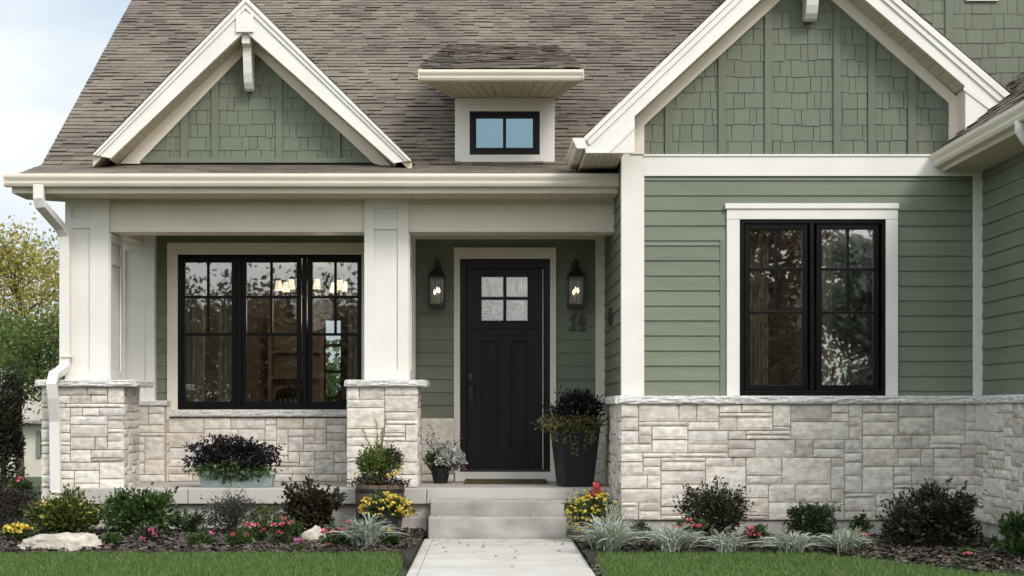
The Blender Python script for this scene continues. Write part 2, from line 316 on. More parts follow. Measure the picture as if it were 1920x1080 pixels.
def boards(mb, T, u0, u1, v0, v1, e=.148, seed=0, off=0.0):
    """lapped siding: each board leans out at its bottom edge; long boards are butted"""
    rnd = random.Random(seed); k = 0; v = v0 - off
    while v < v1 - .004:
        a, b = max(v, v0), min(v + e, v1); u = u0; t = .018; jd = rnd.uniform(-.0015, .0015)
        while u < u1 - 1e-4:
            n = min(u + rnd.uniform(2.4, 3.7), u1)
            if u1 - n < .3: n = u1
            g = .0015 if n < u1 else 0
            wt = .004
            mb.add([T(u,a+jd,t),T(n-g,a+jd,t),T(n-g,b+.004,wt),T(u,b+.004,wt),T(u,a+jd,0),T(n-g,a+jd,0),T(n-g,b+.004,0),T(u,b+.004,0)],
                   [(0,1,2,3),(0,4,5,1),(0,3,7,4),(1,5,6,2),(3,2,6,7),(4,7,6,5)]); u = n
        v += e
    return mb

def shakes(mb, T, u0, u1, v0, v1, e=.15, seed=0):
    rnd = random.Random(seed); v = v0 - .02
    while v < v1:
        u = u0 - rnd.uniform(0, .1)
        base = 0
        while u < u1:
            ww = rnd.choice([.07,.10,.12,.14,.16,.19,.22]) * rnd.uniform(.9,1.1); g = .0025
            j = rnd.choice([0,0,0,0,.004,-.005,.008,-.010]) + rnd.uniform(-.0015,.0015); t = .010 + rnd.uniform(-.0015,.003)
            k = rnd.uniform(-.002,.002); a, b = v + j, v + e + .025; tt = .003
            mb.add([T(u+g,a+k,t),T(u+ww-g,a-k,t),T(u+ww-g+k,b,tt),T(u+g+k,b,tt),T(u+g,a+k,0),T(u+ww-g,a-k,0),T(u+ww-g+k,b,0),T(u+g+k,b,0)],
                   [(0,1,2,3),(0,4,5,1),(0,3,7,4),(1,5,6,2),(3,2,6,7),(4,7,6,5)])
            u += ww
        v += e
    return mb

def stones(mb, T, u0, u1, v0, v1, seed=0, unit=.043, depth=.045, rag=0.0):
    """random ashlar: rectangles packed on a fine grid, each with a rock-split face"""
    rnd = random.Random(seed); nu = max(1, round((u1-u0)/unit)); nv = max(1, round((v1-v0)/unit))
    du, dv = (u1-u0)/nu, (v1-v0)/nv; occ = [[False]*nu for _ in range(nv)]; seams = {}
    for r in range(nv):
        for c in range(nu):
            if occ[r][c]: continue
            run = 0
            while c+run < nu and not occ[r][c+run]: run += 1
            h = rnd.choices([1,2,3,4,5,6], [2.2,8,6,3,1.2,.5])[0]
            ww = rnd.randint(6, 13) if h == 1 else rnd.choices([0,1,2,3,4,5,6,9], [2,3,4,4,4,3,3,2])[0] + max(3, h)
            if run < 2 or ww >= run-2: ww = run
            if run > 3 and ww < run and r > 0 and (c+ww) in seams.get(r-1, ()) and ww > 4: ww -= 1 if run-ww != 3 else 0
            if ww < 3: h = min(h, 2)
            h = min(h, nv-r)
            if nv - r - h == 1: h += 1
            while h > 1 and any(occ[r+q][c+k2] for q in range(1,h) for k2 in range(ww)): h -= 1
            x = c+ww
            for rr in range(r, r+h): seams.setdefault(rr, set()).add(x)
            for rr in range(r, r+h):
                for cc in range(c, x): occ[rr][cc] = True
            a0, a1, b0, b1 = u0+c*du, u0+x*du, v0+r*dv, v0+(r+h)*dv
            one_stone(mb, T, a0, a1, b0, b1, rnd, depth)
    return mb

def one_stone(mb, T, a0, a1, b0, b1, rnd, depth):
    g = rnd.uniform(.0035, .0065); a0 += g; a1 -= g; b0 += g; b1 -= g
    if a1-a0 < .015 or b1-b0 < .01: return
    n = max(3, min(12, int((a1-a0)/.035))); m = max(3, min(7, int((b1-b0)/.028)))
    d = depth + rnd.uniform(-.002, .006); sd = rnd.uniform(0, 100); tu, tv = rnd.uniform(-.008,.008), rnd.uniform(-.008,.008)
    vs = []; fs = []
    j = lambda s, q: noise.noise(Vector((s*9+sd, q*9, 3.1)))*.004
    for iy in range(m+1):
        for ix in range(n+1):
            s, t = ix/n, iy/m; u = a0+(a1-a0)*s; v = b0+(b1-b0)*t
            ed = min(min(s, 1-s)*(a1-a0), min(t, 1-t)*(b1-b0))
            ww = d - .006*max(0, 1-ed/.006)**2 + noise.noise(Vector((u*7+sd, v*20, sd)))*.0038 + noise.noise(Vector((u*34, v*60+sd, 7)))*.0028 + tu*(s-.5)+tv*(t-.5)
            if ix in (0,n): u += j(t, 1+ix)
            if iy in (0,m): v += j(s, 5+iy)
            vs.append(T(u, v, ww))
    for iy in range(m):
        for ix in range(n):
            k = iy*(n+1)+ix; fs.append((k, k+1, k+n+2, k+n+1))
    rim = [ix for ix in range(n+1)] + [iy*(n+1)+n for iy in range(1, m+1)] + [m*(n+1)+ix for ix in range(n-1,-1,-1)] + [iy*(n+1) for iy in range(m-1,0,-1)]
    b = len(vs)
    def uv(i): iy, ix = divmod(i, n+1); return a0+(a1-a0)*ix/n, b0+(b1-b0)*iy/m
    for i in rim: u, v = uv(i); vs.append(T(u, v, 0))
    q = len(rim)
    for i in range(q): fs.append((rim[i], rim[(i+1)%q], b+(i+1)%q, b+i))
    mb.add(vs, fs)

def rough_slab(mb, T, u0, u1, v0, v1, d0, seed=0, joints=None):
    """rock-faced cap stones: rough front edge; T(u, v, w) with w = outwards"""
    rnd = random.Random(seed); us = [u0] + (joints or []) + [u1]
    for a, b in zip(us, us[1:]):
        a += .0015; b -= .0015; n = max(4, int((b-a)/.03)); vs = []; fs = []
        sd = rnd.uniform(0,50); prof = [(0,0),(0,1),(.12,1.0),(.45,1.02),(.8,.97),(1,.85),(1,0)]
        m = 5
        for i in range(n+1):
            u = a+(b-a)*i/n
            ring = [(v0, 0)] + [(v0+(v1-v0)*k/m, d0 + noise.noise(Vector((u*10+sd, k*.8, 2)))*.012 - (.008 if k in (0,m) else 0)) for k in range(m+1)] + [(v1+noise.noise(Vector((u*7,sd,1)))*.003, 0)]
            for v, w in ring: vs.append(T(u, v, w))
        q = m+3
        for i in range(n):
            for k in range(q): fs.append((i*q+k, i*q+(k+1)%q, (i+1)*q+(k+1)%q, (i+1)*q+k))
        fs.append(tuple(range(q))[::-1]); fs.append(tuple(n*q+k for k in range(q)))
        mb.add(vs, fs)
    return mb

def shingle_field(mb, T, u0, u1, s0, s1, e=.11, seed=0, tk=1.0):
    """asphalt shingles: tabs of uneven width and thickness; T(u, s, w)"""
    rnd = random.Random(seed); s = s0; row = 0
    while s < s1:
        u = u0 - rnd.uniform(0, .2); e2 = min(e, s1-s)
        wav = rnd.uniform(0, 9)
        while u < u1:
            ww = rnd.uniform(.08, .30); a = max(u, u0); b = min(u+ww, u1)
            if b - a > .01:
                t = rnd.choice([.010,.012,.014,.016,.019,.022])*tk; g = t-rnd.uniform(.004,.007)*(1 if tk > .9 else tk*.9); j = rnd.uniform(-.006,.006); k = rnd.uniform(-.004,.004)
                q = lambda x: math.sin(x*1.7+wav)*.006 + math.sin(x*4.1+wav*2)*.004
                A, B = s+j+q(a), s+j+k+q(b); top = s+e2*1.35
                mb.add([T(a,A,t),T(b-.003,B,t),T(b-.003,top,.003),T(a,top,.003),T(a,A+.003,g),T(b-.003,B+.003,g),T(b-.003,top,-.002),T(a,top,-.002)],
                       [(0,1,2,3),(0,4,5,1),(0,3,7,4),(1,5,6,2),(4,7,6,5)])
            u += ww
        s += e; row += 1
    return mb

def slope_map(P0, P1, flip=1):
    """plane mapping in (y,z): s runs from P0 towards P1, u = x"""
    d = Vector((P1[0]-P0[0], P1[1]-P0[1])); d.normalize(); n = Vector((-d[1], d[0]))*flip
    return lambda u, s, w: (u, P0[0]+d[0]*s+n[0]*w, P0[1]+d[1]*s+n[1]*w)
def slope_map_x(P0, P1, flip=1):
    """plane mapping in (x,z): s runs from P0 towards P1, u = y"""
    d = Vector((P1[0]-P0[0], P1[1]-P0[1])); d.normalize(); n = Vector((-d[1], d[0]))*flip
    return lambda u, s, w: (P0[0]+d[0]*s+n[0]*w, u, P0[1]+d[1]*s+n[1]*w)

# ------------------------------------------------------------------ ground
def grid_sheet(name, x0, x1, y0, y1, nx, ny, zf, mat, parent=None):
    xs = np.linspace(x0, x1, nx+1); ys = np.linspace(y0, y1, ny+1)
    V = [(x, y, zf(x, y)) for y in ys for x in xs]
    Fq = [(j*(nx+1)+i, j*(nx+1)+i+1, (j+1)*(nx+1)+i+1, (j+1)*(nx+1)+i) for j in range(ny) for i in range(nx)]
    return npmesh_idx(name, V, Fq, mat, parent)
def ground_z(x, y): return -1.6*min(1, max(0, (y-23)/52))
ys = [-400,-60,-20,0,8,12,14,16,18,20,23,30,40,52,64,75,120,300,1500]; xs = [-900,-200,-60,-25,-12,-6,0,6,12,25,60,200,900]
V = [(x,y,ground_z(x,y)) for y in ys for x in xs]; nx = len(xs)
gr = npmesh_idx('ground', V, [(j*nx+i,j*nx+i+1,(j+1)*nx+i+1,(j+1)*nx+i) for j in range(len(ys)-1) for i in range(nx-1)], M['lawn']); tag(gr, kind='structure')

PL, PR = -.622, .818
path = MB()
path.box(PL, -.542, -4, 16.87, -.05, .018)
yy = -4.0
for y1 in (0, 2.5, 5, 7.5, 10, 12.45, 14.9, 16.87): path.box(-.539, PR, yy+.004, y1-.004, -.05, .018); yy = y1
po = path.build('path', M['path'], bevel=.006); tag(po, kind='structure')

# mulch beds: a low mound either side of the path
def bedR(x): return 14.93 if x < 2.75 else 14.93 - min(1, (x-2.75)/.9)**1.3*1.75 if x < 3.65 else 13.18 - (x-3.65)*.9
def mound(x, y, f): 
    d = max(0, y-f); return .006 + .05*min(1, d/.25) + noise.noise(Vector((x*2.3, y*2.3, 0)))*.014*min(1, d/.2) + noise.noise(Vector((x*9, y*9, 4)))*.008
def bed(x0, x1, f, name):
    nx = int((x1-x0)/.05); V = []; ny = 46
    for j in range(ny+1):
        for i in range(nx+1):
            x = x0+(x1-x0)*i/nx; ff = f(x)+math.sin(x*5.1)*.025+math.sin(x*11.3)*.012; y = ff+(18.2-ff)*j/ny; V.append((x, y, mound(x, y, ff)))
    o = npmesh_idx(name, V, [(j*(nx+1)+i,j*(nx+1)+i+1,(j+1)*(nx+1)+i+1,(j+1)*(nx+1)+i) for j in range(ny) for i in range(nx)], M['mulchbase']); tag(o, kind='structure')
bed(-6.4, PL-.001, lambda x: 14.93 if x < -1.0 else 14.93-max(0,(x+.78))*9 if x > -.78 else 14.93, 'flower_bed')
bed(PR+.001, 6.0, lambda x: 14.9 if x > .95 else 14.93-(.95-x)*10, 'flower_bed')

rng = np.random.default_rng(5)
def chips(n, fn):
    P = []
    while len(P) < n:
        x, y = fn(); P.append((x, y))
    V = np.zeros((n, 4, 3), np.float32)
    for i, (x, y) in enumerate(P):
        f = 14.93 if x < PL else bedR(x); z = mound(x, y, f)+.006+random.random()*.02
        l, ww = random.uniform(.012,.045), random.uniform(.005,.014); a = random.uniform(0, 3.14); c, s_ = math.cos(a), math.sin(a); t = random.uniform(-.012,.012); t2 = random.uniform(-.008,.008)
        for k, (p, q) in enumerate(((-1,-1),(1,-.7),(.9,1),(-.8,.8))):
            V[i,k] = (x+c*l*p-s_*ww*q, y+s_*l*p+c*ww*q, z+t*p+t2*q)
    return V
random.seed(3)
def pl():
    while True:
        x, y = random.uniform(-5.4, PL-.03), random.uniform(14.9, 17.6)
        if x > -.8 and False: continue
        return x, y
def pr():
    while True:
        x, y = random.uniform(PR+.03, 5.0), random.uniform(13, 16.7)
        if y > bedR(x)-.02 or x < .93: return x, y
V = np.concatenate([chips(9000, pl), chips(7500, pr)])
o = npmesh('mulch', V, 4, M['mulch']); tag(o, 'shredded dark bark mulch covering the flower beds', 'mulch', kind='stuff')

# lawn: blades in front of the beds
def blades(n, xy, h0=.035, h1=.075, seed=1):
    r = np.random.default_rng(seed); x, y = xy
    n = len(x); h = r.uniform(h0, h1, n); a = r.uniform(0, 2*np.pi, n); ln = r.uniform(0, .6, n)*h; wv = r.uniform(.0016,.0034, n)
    ca, sa = np.cos(a), np.sin(a); b = r.uniform(0, np.pi, n); cb, sb = np.cos(b)*wv, np.sin(b)*wv
    V = np.zeros((n, 4, 3), np.float32)
    V[:,0] = np.stack([x-cb, y-sb, np.zeros(n)], 1); V[:,1] = np.stack([x+cb, y+sb, np.zeros(n)], 1)
    V[:,2] = np.stack([x+ca*ln*.45+cb*.8, y+sa*ln*.45+sb*.8, h*.62], 1); V[:,3] = np.stack([x+ca*ln, y+sa*ln, h], 1)
    # quad base-left, base-right, mid-right, tip
    return V
r = np.random.default_rng(9)
n = 62000; x = r.uniform(-5.3, PL-.075, n); y = r.uniform(12.6, 15.02, n); k = y < 14.95+np.sin(x*5.1)*.025+np.sin(x*11.3)*.012 + r.normal(0,.02,n); k &= (x < -.78) | (y < 14.93-(x+.78)*9)
A = blades(0, (x[k], y[k]), seed=2)
n = 50000; x = r.uniform(PR+.06, 5.2, n); y = r.uniform(12.6, 15.02, n); f = np.array([bedR(q) for q in x]); k = (y < f+.02+r.normal(0,.025,n)) & ((x > .95) | (y < 14.93-(.95-x)*10))
B = blades(0, (x[k], y[k]), seed=3)
o = npmesh('grass', np.concatenate([A, B]), 4, M['grass']); tag(o, 'short green lawn grass in front of the flower beds', 'grass', kind='stuff')

# dry leaves lying on the path and the steps
random.seed(8); V = []
for i in range(70):
    x = random.uniform(PL+.05, PR-.05); y = 16.85-abs(random.gauss(0, 1.1)) if i < 55 else random.uniform(16.93, 17.2); z = .021 if y < 16.9 else .231
    l = random.uniform(.010,.024); a = random.uniform(0,6.28); c, s_ = math.cos(a)*l, math.sin(a)*l; q = random.uniform(.4,.7); t = random.uniform(0,.012)
    V += [(x-c,y-s_,z),(x+s_*q,y-c*q,z+t),(x+c,y+s_,z+.003),(x-s_*q,y+c*q,z+t*.6)]
o = npmesh('leaf_litter', V, 4, LM['brown']); tag(o, 'small dry brown leaves scattered on the pale path', 'leaves', kind='stuff')

# ------------------------------------------------------------------ the house
H = empty('house', (0, 19, 0)); tag(H, 'sage green craftsman house with cream trim, brown shingle roof and pale stone base', 'house')
YB, YW, YP = 19.5, 16.8, 18.0           # porch back wall, wing front wall, porch beam front
XS = 1.324; XR = 4.81                    # wing's side wall, right block's wall
ZF = .475                                # porch floor
E1 = .148
def grid_boards(mb, T, u0, u1, v0, v1, e=E1, base=0, seed=0): return boards(mb, T, u0, u1, v0, v1, e, seed, off=(v0-base) % e)

# walls of lapped siding. main back wall of the porch
def ring(mb, a, b, c, d, l, r_, t, bo, Y, depth):
    """picture-frame of four mitre-less boards, pixel rectangle a..b x c..d"""
    mb.pbox(a, a+l, c, d, Y, depth); mb.pbox(b-r_, b, c, d, Y, depth); mb.pbox(a+l, b-r_, c, c+t, Y, depth); mb.pbox(a+l, b-r_, d-bo, d, Y, depth); return mb
T = front(YB)
mb = MB(); xa, xw0, xw1, xd0, xd1 = X(240,YB), X(330,YB), X(690,YB), X(862,YB), X(1034,YB); zt = 3.4
zwb, zwt = Z(772,YB), Z(470,YB)
grid_boards(mb, T, xa, xw0, Z(755,YB), zt, seed=1); grid_boards(mb, T, xw0, xw1, zwt, zt, seed=2)
grid_boards(mb, T, xw1, xd0, Z(784,YB), zt, seed=3); grid_boards(mb, T, xd0, xd1, Z(480,YB), zt, seed=4); grid_boards(mb, T, xd1, XS, Z(784,YB), zt, seed=5)
wall = mb.build('siding_wall', M['siding'], H)
mb = MB()                                # structural backing with the window opening
hx0, hx1, hz0, hz1 = X(338,YB), X(676,YB), Z(762,YB), Z(482,YB)
mb.box(-4.05, hx0, YB, YB+.14, .2, 3.9); mb.box(hx0, hx1, YB, YB+.14, .2, hz0); mb.box(hx0, hx1, YB, YB+.14, hz1, 3.9); mb.box(hx1, X(874,YB), YB, YB+.14, .2, 3.9); mb.box(X(1022,YB), XS+.1, YB, YB+.14, .2, 3.9); mb.box(X(874,YB), X(1022,YB), YB, YB+.14, Z(503,YB), 3.9); mb.box(X(874,YB), X(1022,YB), YB+.1, YB+.14, .2, Z(503,YB))
mb.build('wall_core', M['rooffelt'], H)
# left gable end and back of the house
zr_b, sl_m = Z(309,18.35), .616
def roofz(y): return 3.66+(y-17.42)*(zr_b-3.66)/.93 if y < 18.35 else (zr_b+sl_m*(y-18.35) if y < 25 else zr_b+sl_m*6.65-(y-25)*.85)
mb = MB().prismx([(YB+.14,.0),(28,.0),(28,roofz(28)-.15),(25,roofz(25)-.15),(YB+.14,roofz(YB+.14)-.15)], -4.05, -3.95)
mb.build('gable_end_wall', M['siding'], H)
mb = MB(); boards(mb, faceleft(-4.05), YB, 28, .1, 7.6, E1, 7)
mb.build('side_siding', M['siding'], H, clip=[((0,18.35,roofz(18.35)-.16),(0,-sl_m,1)),((0,25,roofz(25)-.16),(0,.85,1))])
mb = MB(); bz = 28
bx0, bx1, bz0, bz1 = -3.35, -2.35, 1.05, 2.75
mb.box(-4.05, bx0, bz-.12, bz, 0, 5.2); mb.box(bx0, bx1, bz-.12, bz, 0, bz0); mb.box(bx0, bx1, bz-.12, bz, bz1, 5.2); mb.box(bx1, 9, bz-.12, bz, 0, 5.2)
mb.build('back_wall', M['siding'], H)
mb = MB()
for i in range(3): x = bx0+(bx1-bx0)*i/2; mb.box(x-.03, x+.03, bz-.1, bz-.04, bz0, bz1)
for i in range(5): z = bz0+(bz1-bz0)*i/4; mb.box(bx0, bx1, bz-.095, bz-.045, z-.025, z+.025)
mb.build('back_window', M['black'], H)
# room behind the triple window
mb = MB(); mb.box(-3.94, -.9, YB+.15, 27.87, .38, .42); rf = mb.build('room_floor', M['roomfloor'], H)
mb = MB(); mb.box(-3.94, -3.90, YB+.15, 27.86, .42, 3.1); mb.box(-.9, -.86, YB+.15, 27.86, .42, 3.1); mb.box(-3.90, -.9, YB+.16, 27.86, 3.1, 3.14)
mb.box(-3.90, bx0-.06, 27.82, 27.86, .42, 3.1); mb.box(bx1+.06, -.9, 27.82, 27.86, .42, 3.1); mb.box(bx0-.06, bx1+.06, 27.82, 27.86, .42, bz0-.05); mb.box(bx0-.06, bx1+.06, 27.82, 27.86, bz1+.05, 3.1)
mb.box(-3.90,-2.75,23.5,23.6,.42,3.1)
mb.build('room_wall', M['room'], H)

# stone work on the porch back wall
def stonepart(name, mb, core=None, clip=None):
    o = mb.build(name, M['stone'], H, clip=clip)
    for p in o.data.polygons: p.use_smooth = False
    if core: core.build('mortar', M['mortar'], o)
    return o
SW = 19.46
mb = MB(); stones(mb, front(SW), X(312,SW), X(720,SW), ZF, Z(783,SW), seed=11, depth=.05)
stonepart('stone_wainscot', mb, MB().box(X(312,SW), X(720,SW), SW-.034, SW+.04, ZF-.1, Z(783,SW)))
for a_, b_, sd_ in ((X(790,SW), X(852,SW), 12), (X(1043,SW), XS, 13)):
    mb = MB(); stones(mb, front(SW), a_, b_, ZF, Z(784,SW), seed=sd_, depth=.045); stonepart('stone_wainscot', mb, MB().box(a_-(.12 if sd_ == 12 else 0), b_, SW-.03, SW+.04, ZF-.1, Z(784,SW)))
# stone plinth carrying the half column
YQ = 19.3
mb = MB(); stones(mb, front(YQ), X(236,YQ), X(310,YQ), ZF, Z(761,YQ), seed=14, depth=.05); stones(mb, faceright(X(310,YQ)), YQ, YB, ZF, Z(761,YQ), seed=15, depth=.03)
stonepart('stone_plinth', mb, MB().box(X(236,YQ), X(310,YQ)+.015, YQ-.035, YB, ZF, Z(761,YQ)))
mb = MB(); rough_slab(mb, front(YQ-.02), X(232,YQ), X(315,YQ), Z(761,YQ)+.001, Z(751,YQ), .05, seed=3); mb.box(X(232,YQ), X(315,YQ), YQ-.02, YB, Z(761,YQ)+.001, Z(751,YQ)-.003)
mb.build('plinth_cap', M['cap'], H)
# half column against the wall
YC = 19.32
def column(name, a, b, c, d, Y, depth, stiles, rails, side_px=None):
    """boxed craftsman post: core + proud stiles and rails. stiles/rails in px"""
    core = MB().pbox(a+.5, b-.5, c, d, Y+.026, depth-.026).build(name, M['trim'], H, bevel=.003)
    fr = MB()
    for s0, s1 in stiles: fr.pbox(s0, s1, c, d, Y, .026)
    xs = sorted(stiles); gaps = [(xs[i][1], xs[i+1][0]) for i in range(len(xs)-1)]
    for g0, g1 in gaps:
        for r0, r1 in rails: fr.pbox(g0, g1, r0, r1, Y+.0004, .0255)
    fr.build('panel_moulding', M['trim'], core, bevel=.002)
    return core
c0 = column('half_column', 214, 290, 440, 752, YC, .17, [(214,235),(273,290)], [(440,470),(735,752)])

# porch floor, coping, foundation
fl = MB().box(X(128,17.6), XS, 17.66, YB, ZF-.14, ZF-.001).build('porch_floor', M['coping'], H, bevel=.004)
mb = MB(); cp = [128, 352, 632, 800, 1135]
for a, b in zip(cp, cp[1:]):
    mb.box(X(a,17.6)+.003, X(b,17.6)-.003, 17.6, 17.95, ZF-.155, ZF+.002)
cop = mb.build('coping', M['coping'], H, bevel=.008)
mb = MB().box(X(140,17.68), XS, 17.68, 17.8, -.1, ZF-.156).box(X(140,17.68)-.0, X(140,17.68)+.1, 17.8, YB, -.1, ZF-.16)
mb.build('foundation', M['found'], H)
MB().box(X(742,17.55), X(800,17.55), 17.5, 17.67, -.05, .19).build('foundation_block', M['found'], H, bevel=.006)
for nm, y0, z1 in (('step', 17.25, .375), ('step', 16.9, .227)):
    st = MB(); x0, x1 = (X(806,17.1), X(1060,17.1)) if y0 > 17 else (X(803,16.95), X(1062,16.95))
    st.box(x0, x1, y0, 17.598 if y0 > 17 else 17.24, -.05, z1); st.build(nm, M['concrete'], H, bevel=.014, segs=3)

# stone piers with caps
def pier(a, b, Yf, dep, zb, capa, capb, seed):
    x0, x1 = X(a,Yf), X(b,Yf); zt = Z(725,Yf); k = .035
    mb = MB(); stones(mb, front(Yf+k), x0, x1, zb, zt, seed=seed, depth=k+.004)
    stones(mb, faceright(x1-k), Yf+.01, Yf+dep, zb, zt, seed=seed+1, depth=k); stones(mb, faceleft(x0+k), Yf+.01, Yf+dep, zb, zt, seed=seed+2, depth=k)
    o = stonepart('stone_pier', mb, MB().box(x0+.014, x1-.014, Yf+.016, Yf+dep, zb-.05, zt))
    c0, c1 = X(capa,17.74), X(capb,17.74); z0, z1 = zt+.002, Z(712,17.74)
    cp_ = MB(); rough_slab(cp_, front(17.77), c0+.03, c1-.03, z0, z1, .03, seed=seed); rough_slab(cp_, faceright(c1-.03), 17.77, 17.8+dep+.06, z0, z1, .03, seed=seed+5); rough_slab(cp_, faceleft(c0+.03), 17.77, 17.8+dep+.06, z0, z1, .03, seed=seed+6)
    cp_.box(c0+.03, c1-.03, 17.76, 17.8+dep+.06, z0, z1-.004)
    cp_.build('pier_cap', M['cap'], o)
pier(77, 233, 17.8, .8, .05, 64, 256, 21)
pier(650, 784, 17.8, .8, .05, 645, 800, 31)

# porch posts
def side_panel(core, Xp, y0, y1, z0, z1, sgn):
    fr = MB(); a, b = (Xp, Xp+.014) if sgn > 0 else (Xp-.014, Xp); wd = .085
    fr.box(a,b,y0,y0+wd,z0,z1); fr.box(a,b,y1-wd,y1,z0,z1)
    for r0, r1 in ((z1-.09,z1),(z1-.32,z1-.215),(z0,z0+.1)): fr.box(a,b,y0+wd,y1-wd,r0,r1)
    fr.build('panel_moulding', M['trim'], core, bevel=.003)
p1 = column('porch_post', 122, 204, 372, 712, 17.95, .62, [(122,134),(168,204)], [(372,388),(410,428),(695,712)])
side_panel(p1, X(204,17.95), 17.97, 18.56, Z(712,17.95), 3.12, 1)
p2 = column('porch_post', 683, 766, 372, 712, 17.95, .5, [(683,702),(746,766)], [(372,390),(412,430),(693,712)])
side_panel(p2, X(766,17.95), 17.97, 18.45, Z(712,17.95), 3.12, 1)
# beam, side beam, ceiling, soffit, fascia, gutter
zbm = Z(435,YP)
mb = MB().box(X(190,YP), XS-.004, YP, YP+.36, zbm, Z(383,YP)).box(X(190,YP), XS-.004, YP+.012, YP+.36, Z(383,YP)+.001, Z(372,YP))
mb.build('porch_beam', M['cream'], H, bevel=.004)
MB().box(-4.07, -3.86, YP+.36, YB-.01, zbm+.005, 3.36).build('side_beam', M['cream'], H, bevel=.004)
mb = MB(); y = YP+.362
while y < YB-.02: mb.box(-3.855, XS-.004, y+.002, min(y+.098, YB-.02), 3.345, 3.36); y += .1
mb.box(-3.85, XS-.004, YP+.362, YB-.02, 3.3602, 3.375)
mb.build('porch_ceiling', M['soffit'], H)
mb = MB()
TY = 19.44
mb.pbox(768, 779, 436, 905, TY, .058); mb.pbox(1117, 1135, 448, 905, TY, .058); mb.pbox(779, 1135, 436, 448, TY, .0575)
mb.build('porch_trim', M['cream'], H, bevel=.003)
zs = Z(362,17.45)
mb = MB(); x = X(22,17.45)
while x < XS-.01: mb.box(x+.0025, min(x+.0985, XS-.005), 17.47, 17.995, zs, zs+.012); x += .101
mb.prismz([(X(22,17.45),17.47),(XS-.004,17.47),(XS-.004,18.4),(-4.1,18.4)], zs+.0125, zs+.03)
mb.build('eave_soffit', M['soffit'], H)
mb = MB().prismz([(X(22,17.45),17.996),(-4.3,17.996),(-4.0,18.4),(-4.1,18.4)], zs, zs+.012); mb.build('eave_return', M['soffit'], H)
MB().box(X(22,17.44), X(1158,17.44), 17.44, 17.468, zs-.003, Z(340,17.44)).build('fascia_board', M['cream'], H, bevel=.002)
def gutter_profile(yf, zt, zb, dep):            # front lip at yf (towards -), returned as a U-shaped trough polygon
    h = zt-zb; o = [(dep,zt),(dep,zb),(.045,zb),(.028,zb+.22*h),(.024,zb+.42*h),(.004,zb+.68*h),(0,zb+.78*h),(0,zt),(.012,zt),(.012,zb+.8*h),(.034,zb+.45*h),(.048,zb+.1*h),(dep-.006,zb+.1*h),(dep-.006,zt)]
    return [(yf+a, b) for a, b in o]
g = MB().prismx(gutter_profile(17.30, Z(325,17.30), Z(349,17.34), .138), X(5,17.3), X(1160,17.35)); gut = g.build('eave_gutter', M['cream'], H, bevel=.003)
g = MB().box(X(5,17.3), X(5,17.3)+.01, 17.306, 17.43, Z(347,17.3), Z(327,17.3)); g.build('end_cap', M['cream'], gut)
# downspout at the left corner
pts = [(X(73,17.37),17.37,Z(346,17.37)),(X(73,17.37),17.37,Z(372,17.37)),(X(76,17.39),17.39,Z(384,17.39)),(X(112,17.8),17.80,Z(425,17.8)),(X(121,17.87),17.87,Z(442,17.87)),(X(122,17.87),17.87,Z(470,17.87)),
       (X(122,17.88),17.88,Z(672,17.88)),(X(121,17.87),17.87,Z(688,17.87)),(X(112,17.76),17.76,Z(697,17.76)),(X(101,17.63),17.64,Z(703,17.63)),(X(97,17.6),17.60,Z(720,17.6)),(X(99,17.62),17.63,Z(745,17.62)),(X(102,17.7),17.72,Z(790,17.7)),(X(104,17.72),17.73,Z(930,17.7)),(X(104,17.7),17.72,.12)]
d = MB().rect_sweep(pts, .105, .075).build('downspout', M['trim'], H, bevel=.008)
for q in (0,1): (MB().box(X(122,17.8)-.06, X(122,17.8)+.06, 17.825, 17.94, Z(670,17.88), Z(667,17.88)) if q else MB().box(X(104,17.7)-.06, X(104,17.7)+.06, 17.68, 17.79, Z(925,17.7), Z(922,17.7))).build('pipe_joint', M['trim'], d)

# main roof
XL, XM = -4.735, 5.0
eave, brk, rdg = (17.42, 3.66), (18.35, zr_b), (25, roofz(25))
body = MB().prismx([eave, brk, rdg, (29, roofz(29)), (29, roofz(29)-.1), (25, rdg[1]-.16), (18.35, zr_b-.1), (17.47, 3.56)], XL+.02, 9.0)
roof = body.build('main_roof', M['rooffelt'], H)
mb = MB()
n1 = math.hypot(.93, zr_b-3.66)
T1 = slope_map(eave, brk); shingle_field(mb, T1, XL, XM, 0, n1, e=.112, seed=41, tk=.3)
n2 = math.hypot(rdg[0]-brk[0], rdg[1]-brk[1]); T2 = slope_map(brk, rdg); shingle_field(mb, T2, XL, XM, -.01, n2, e=.108, seed=42)
T3 = slope_map((29, roofz(29)), rdg, flip=-1); shingle_field(mb, T3, XL, 9, 0, math.hypot(4, roofz(25)-roofz(29)), e=.3, seed=43)
mb.build('shingles', M['roof'], roof)

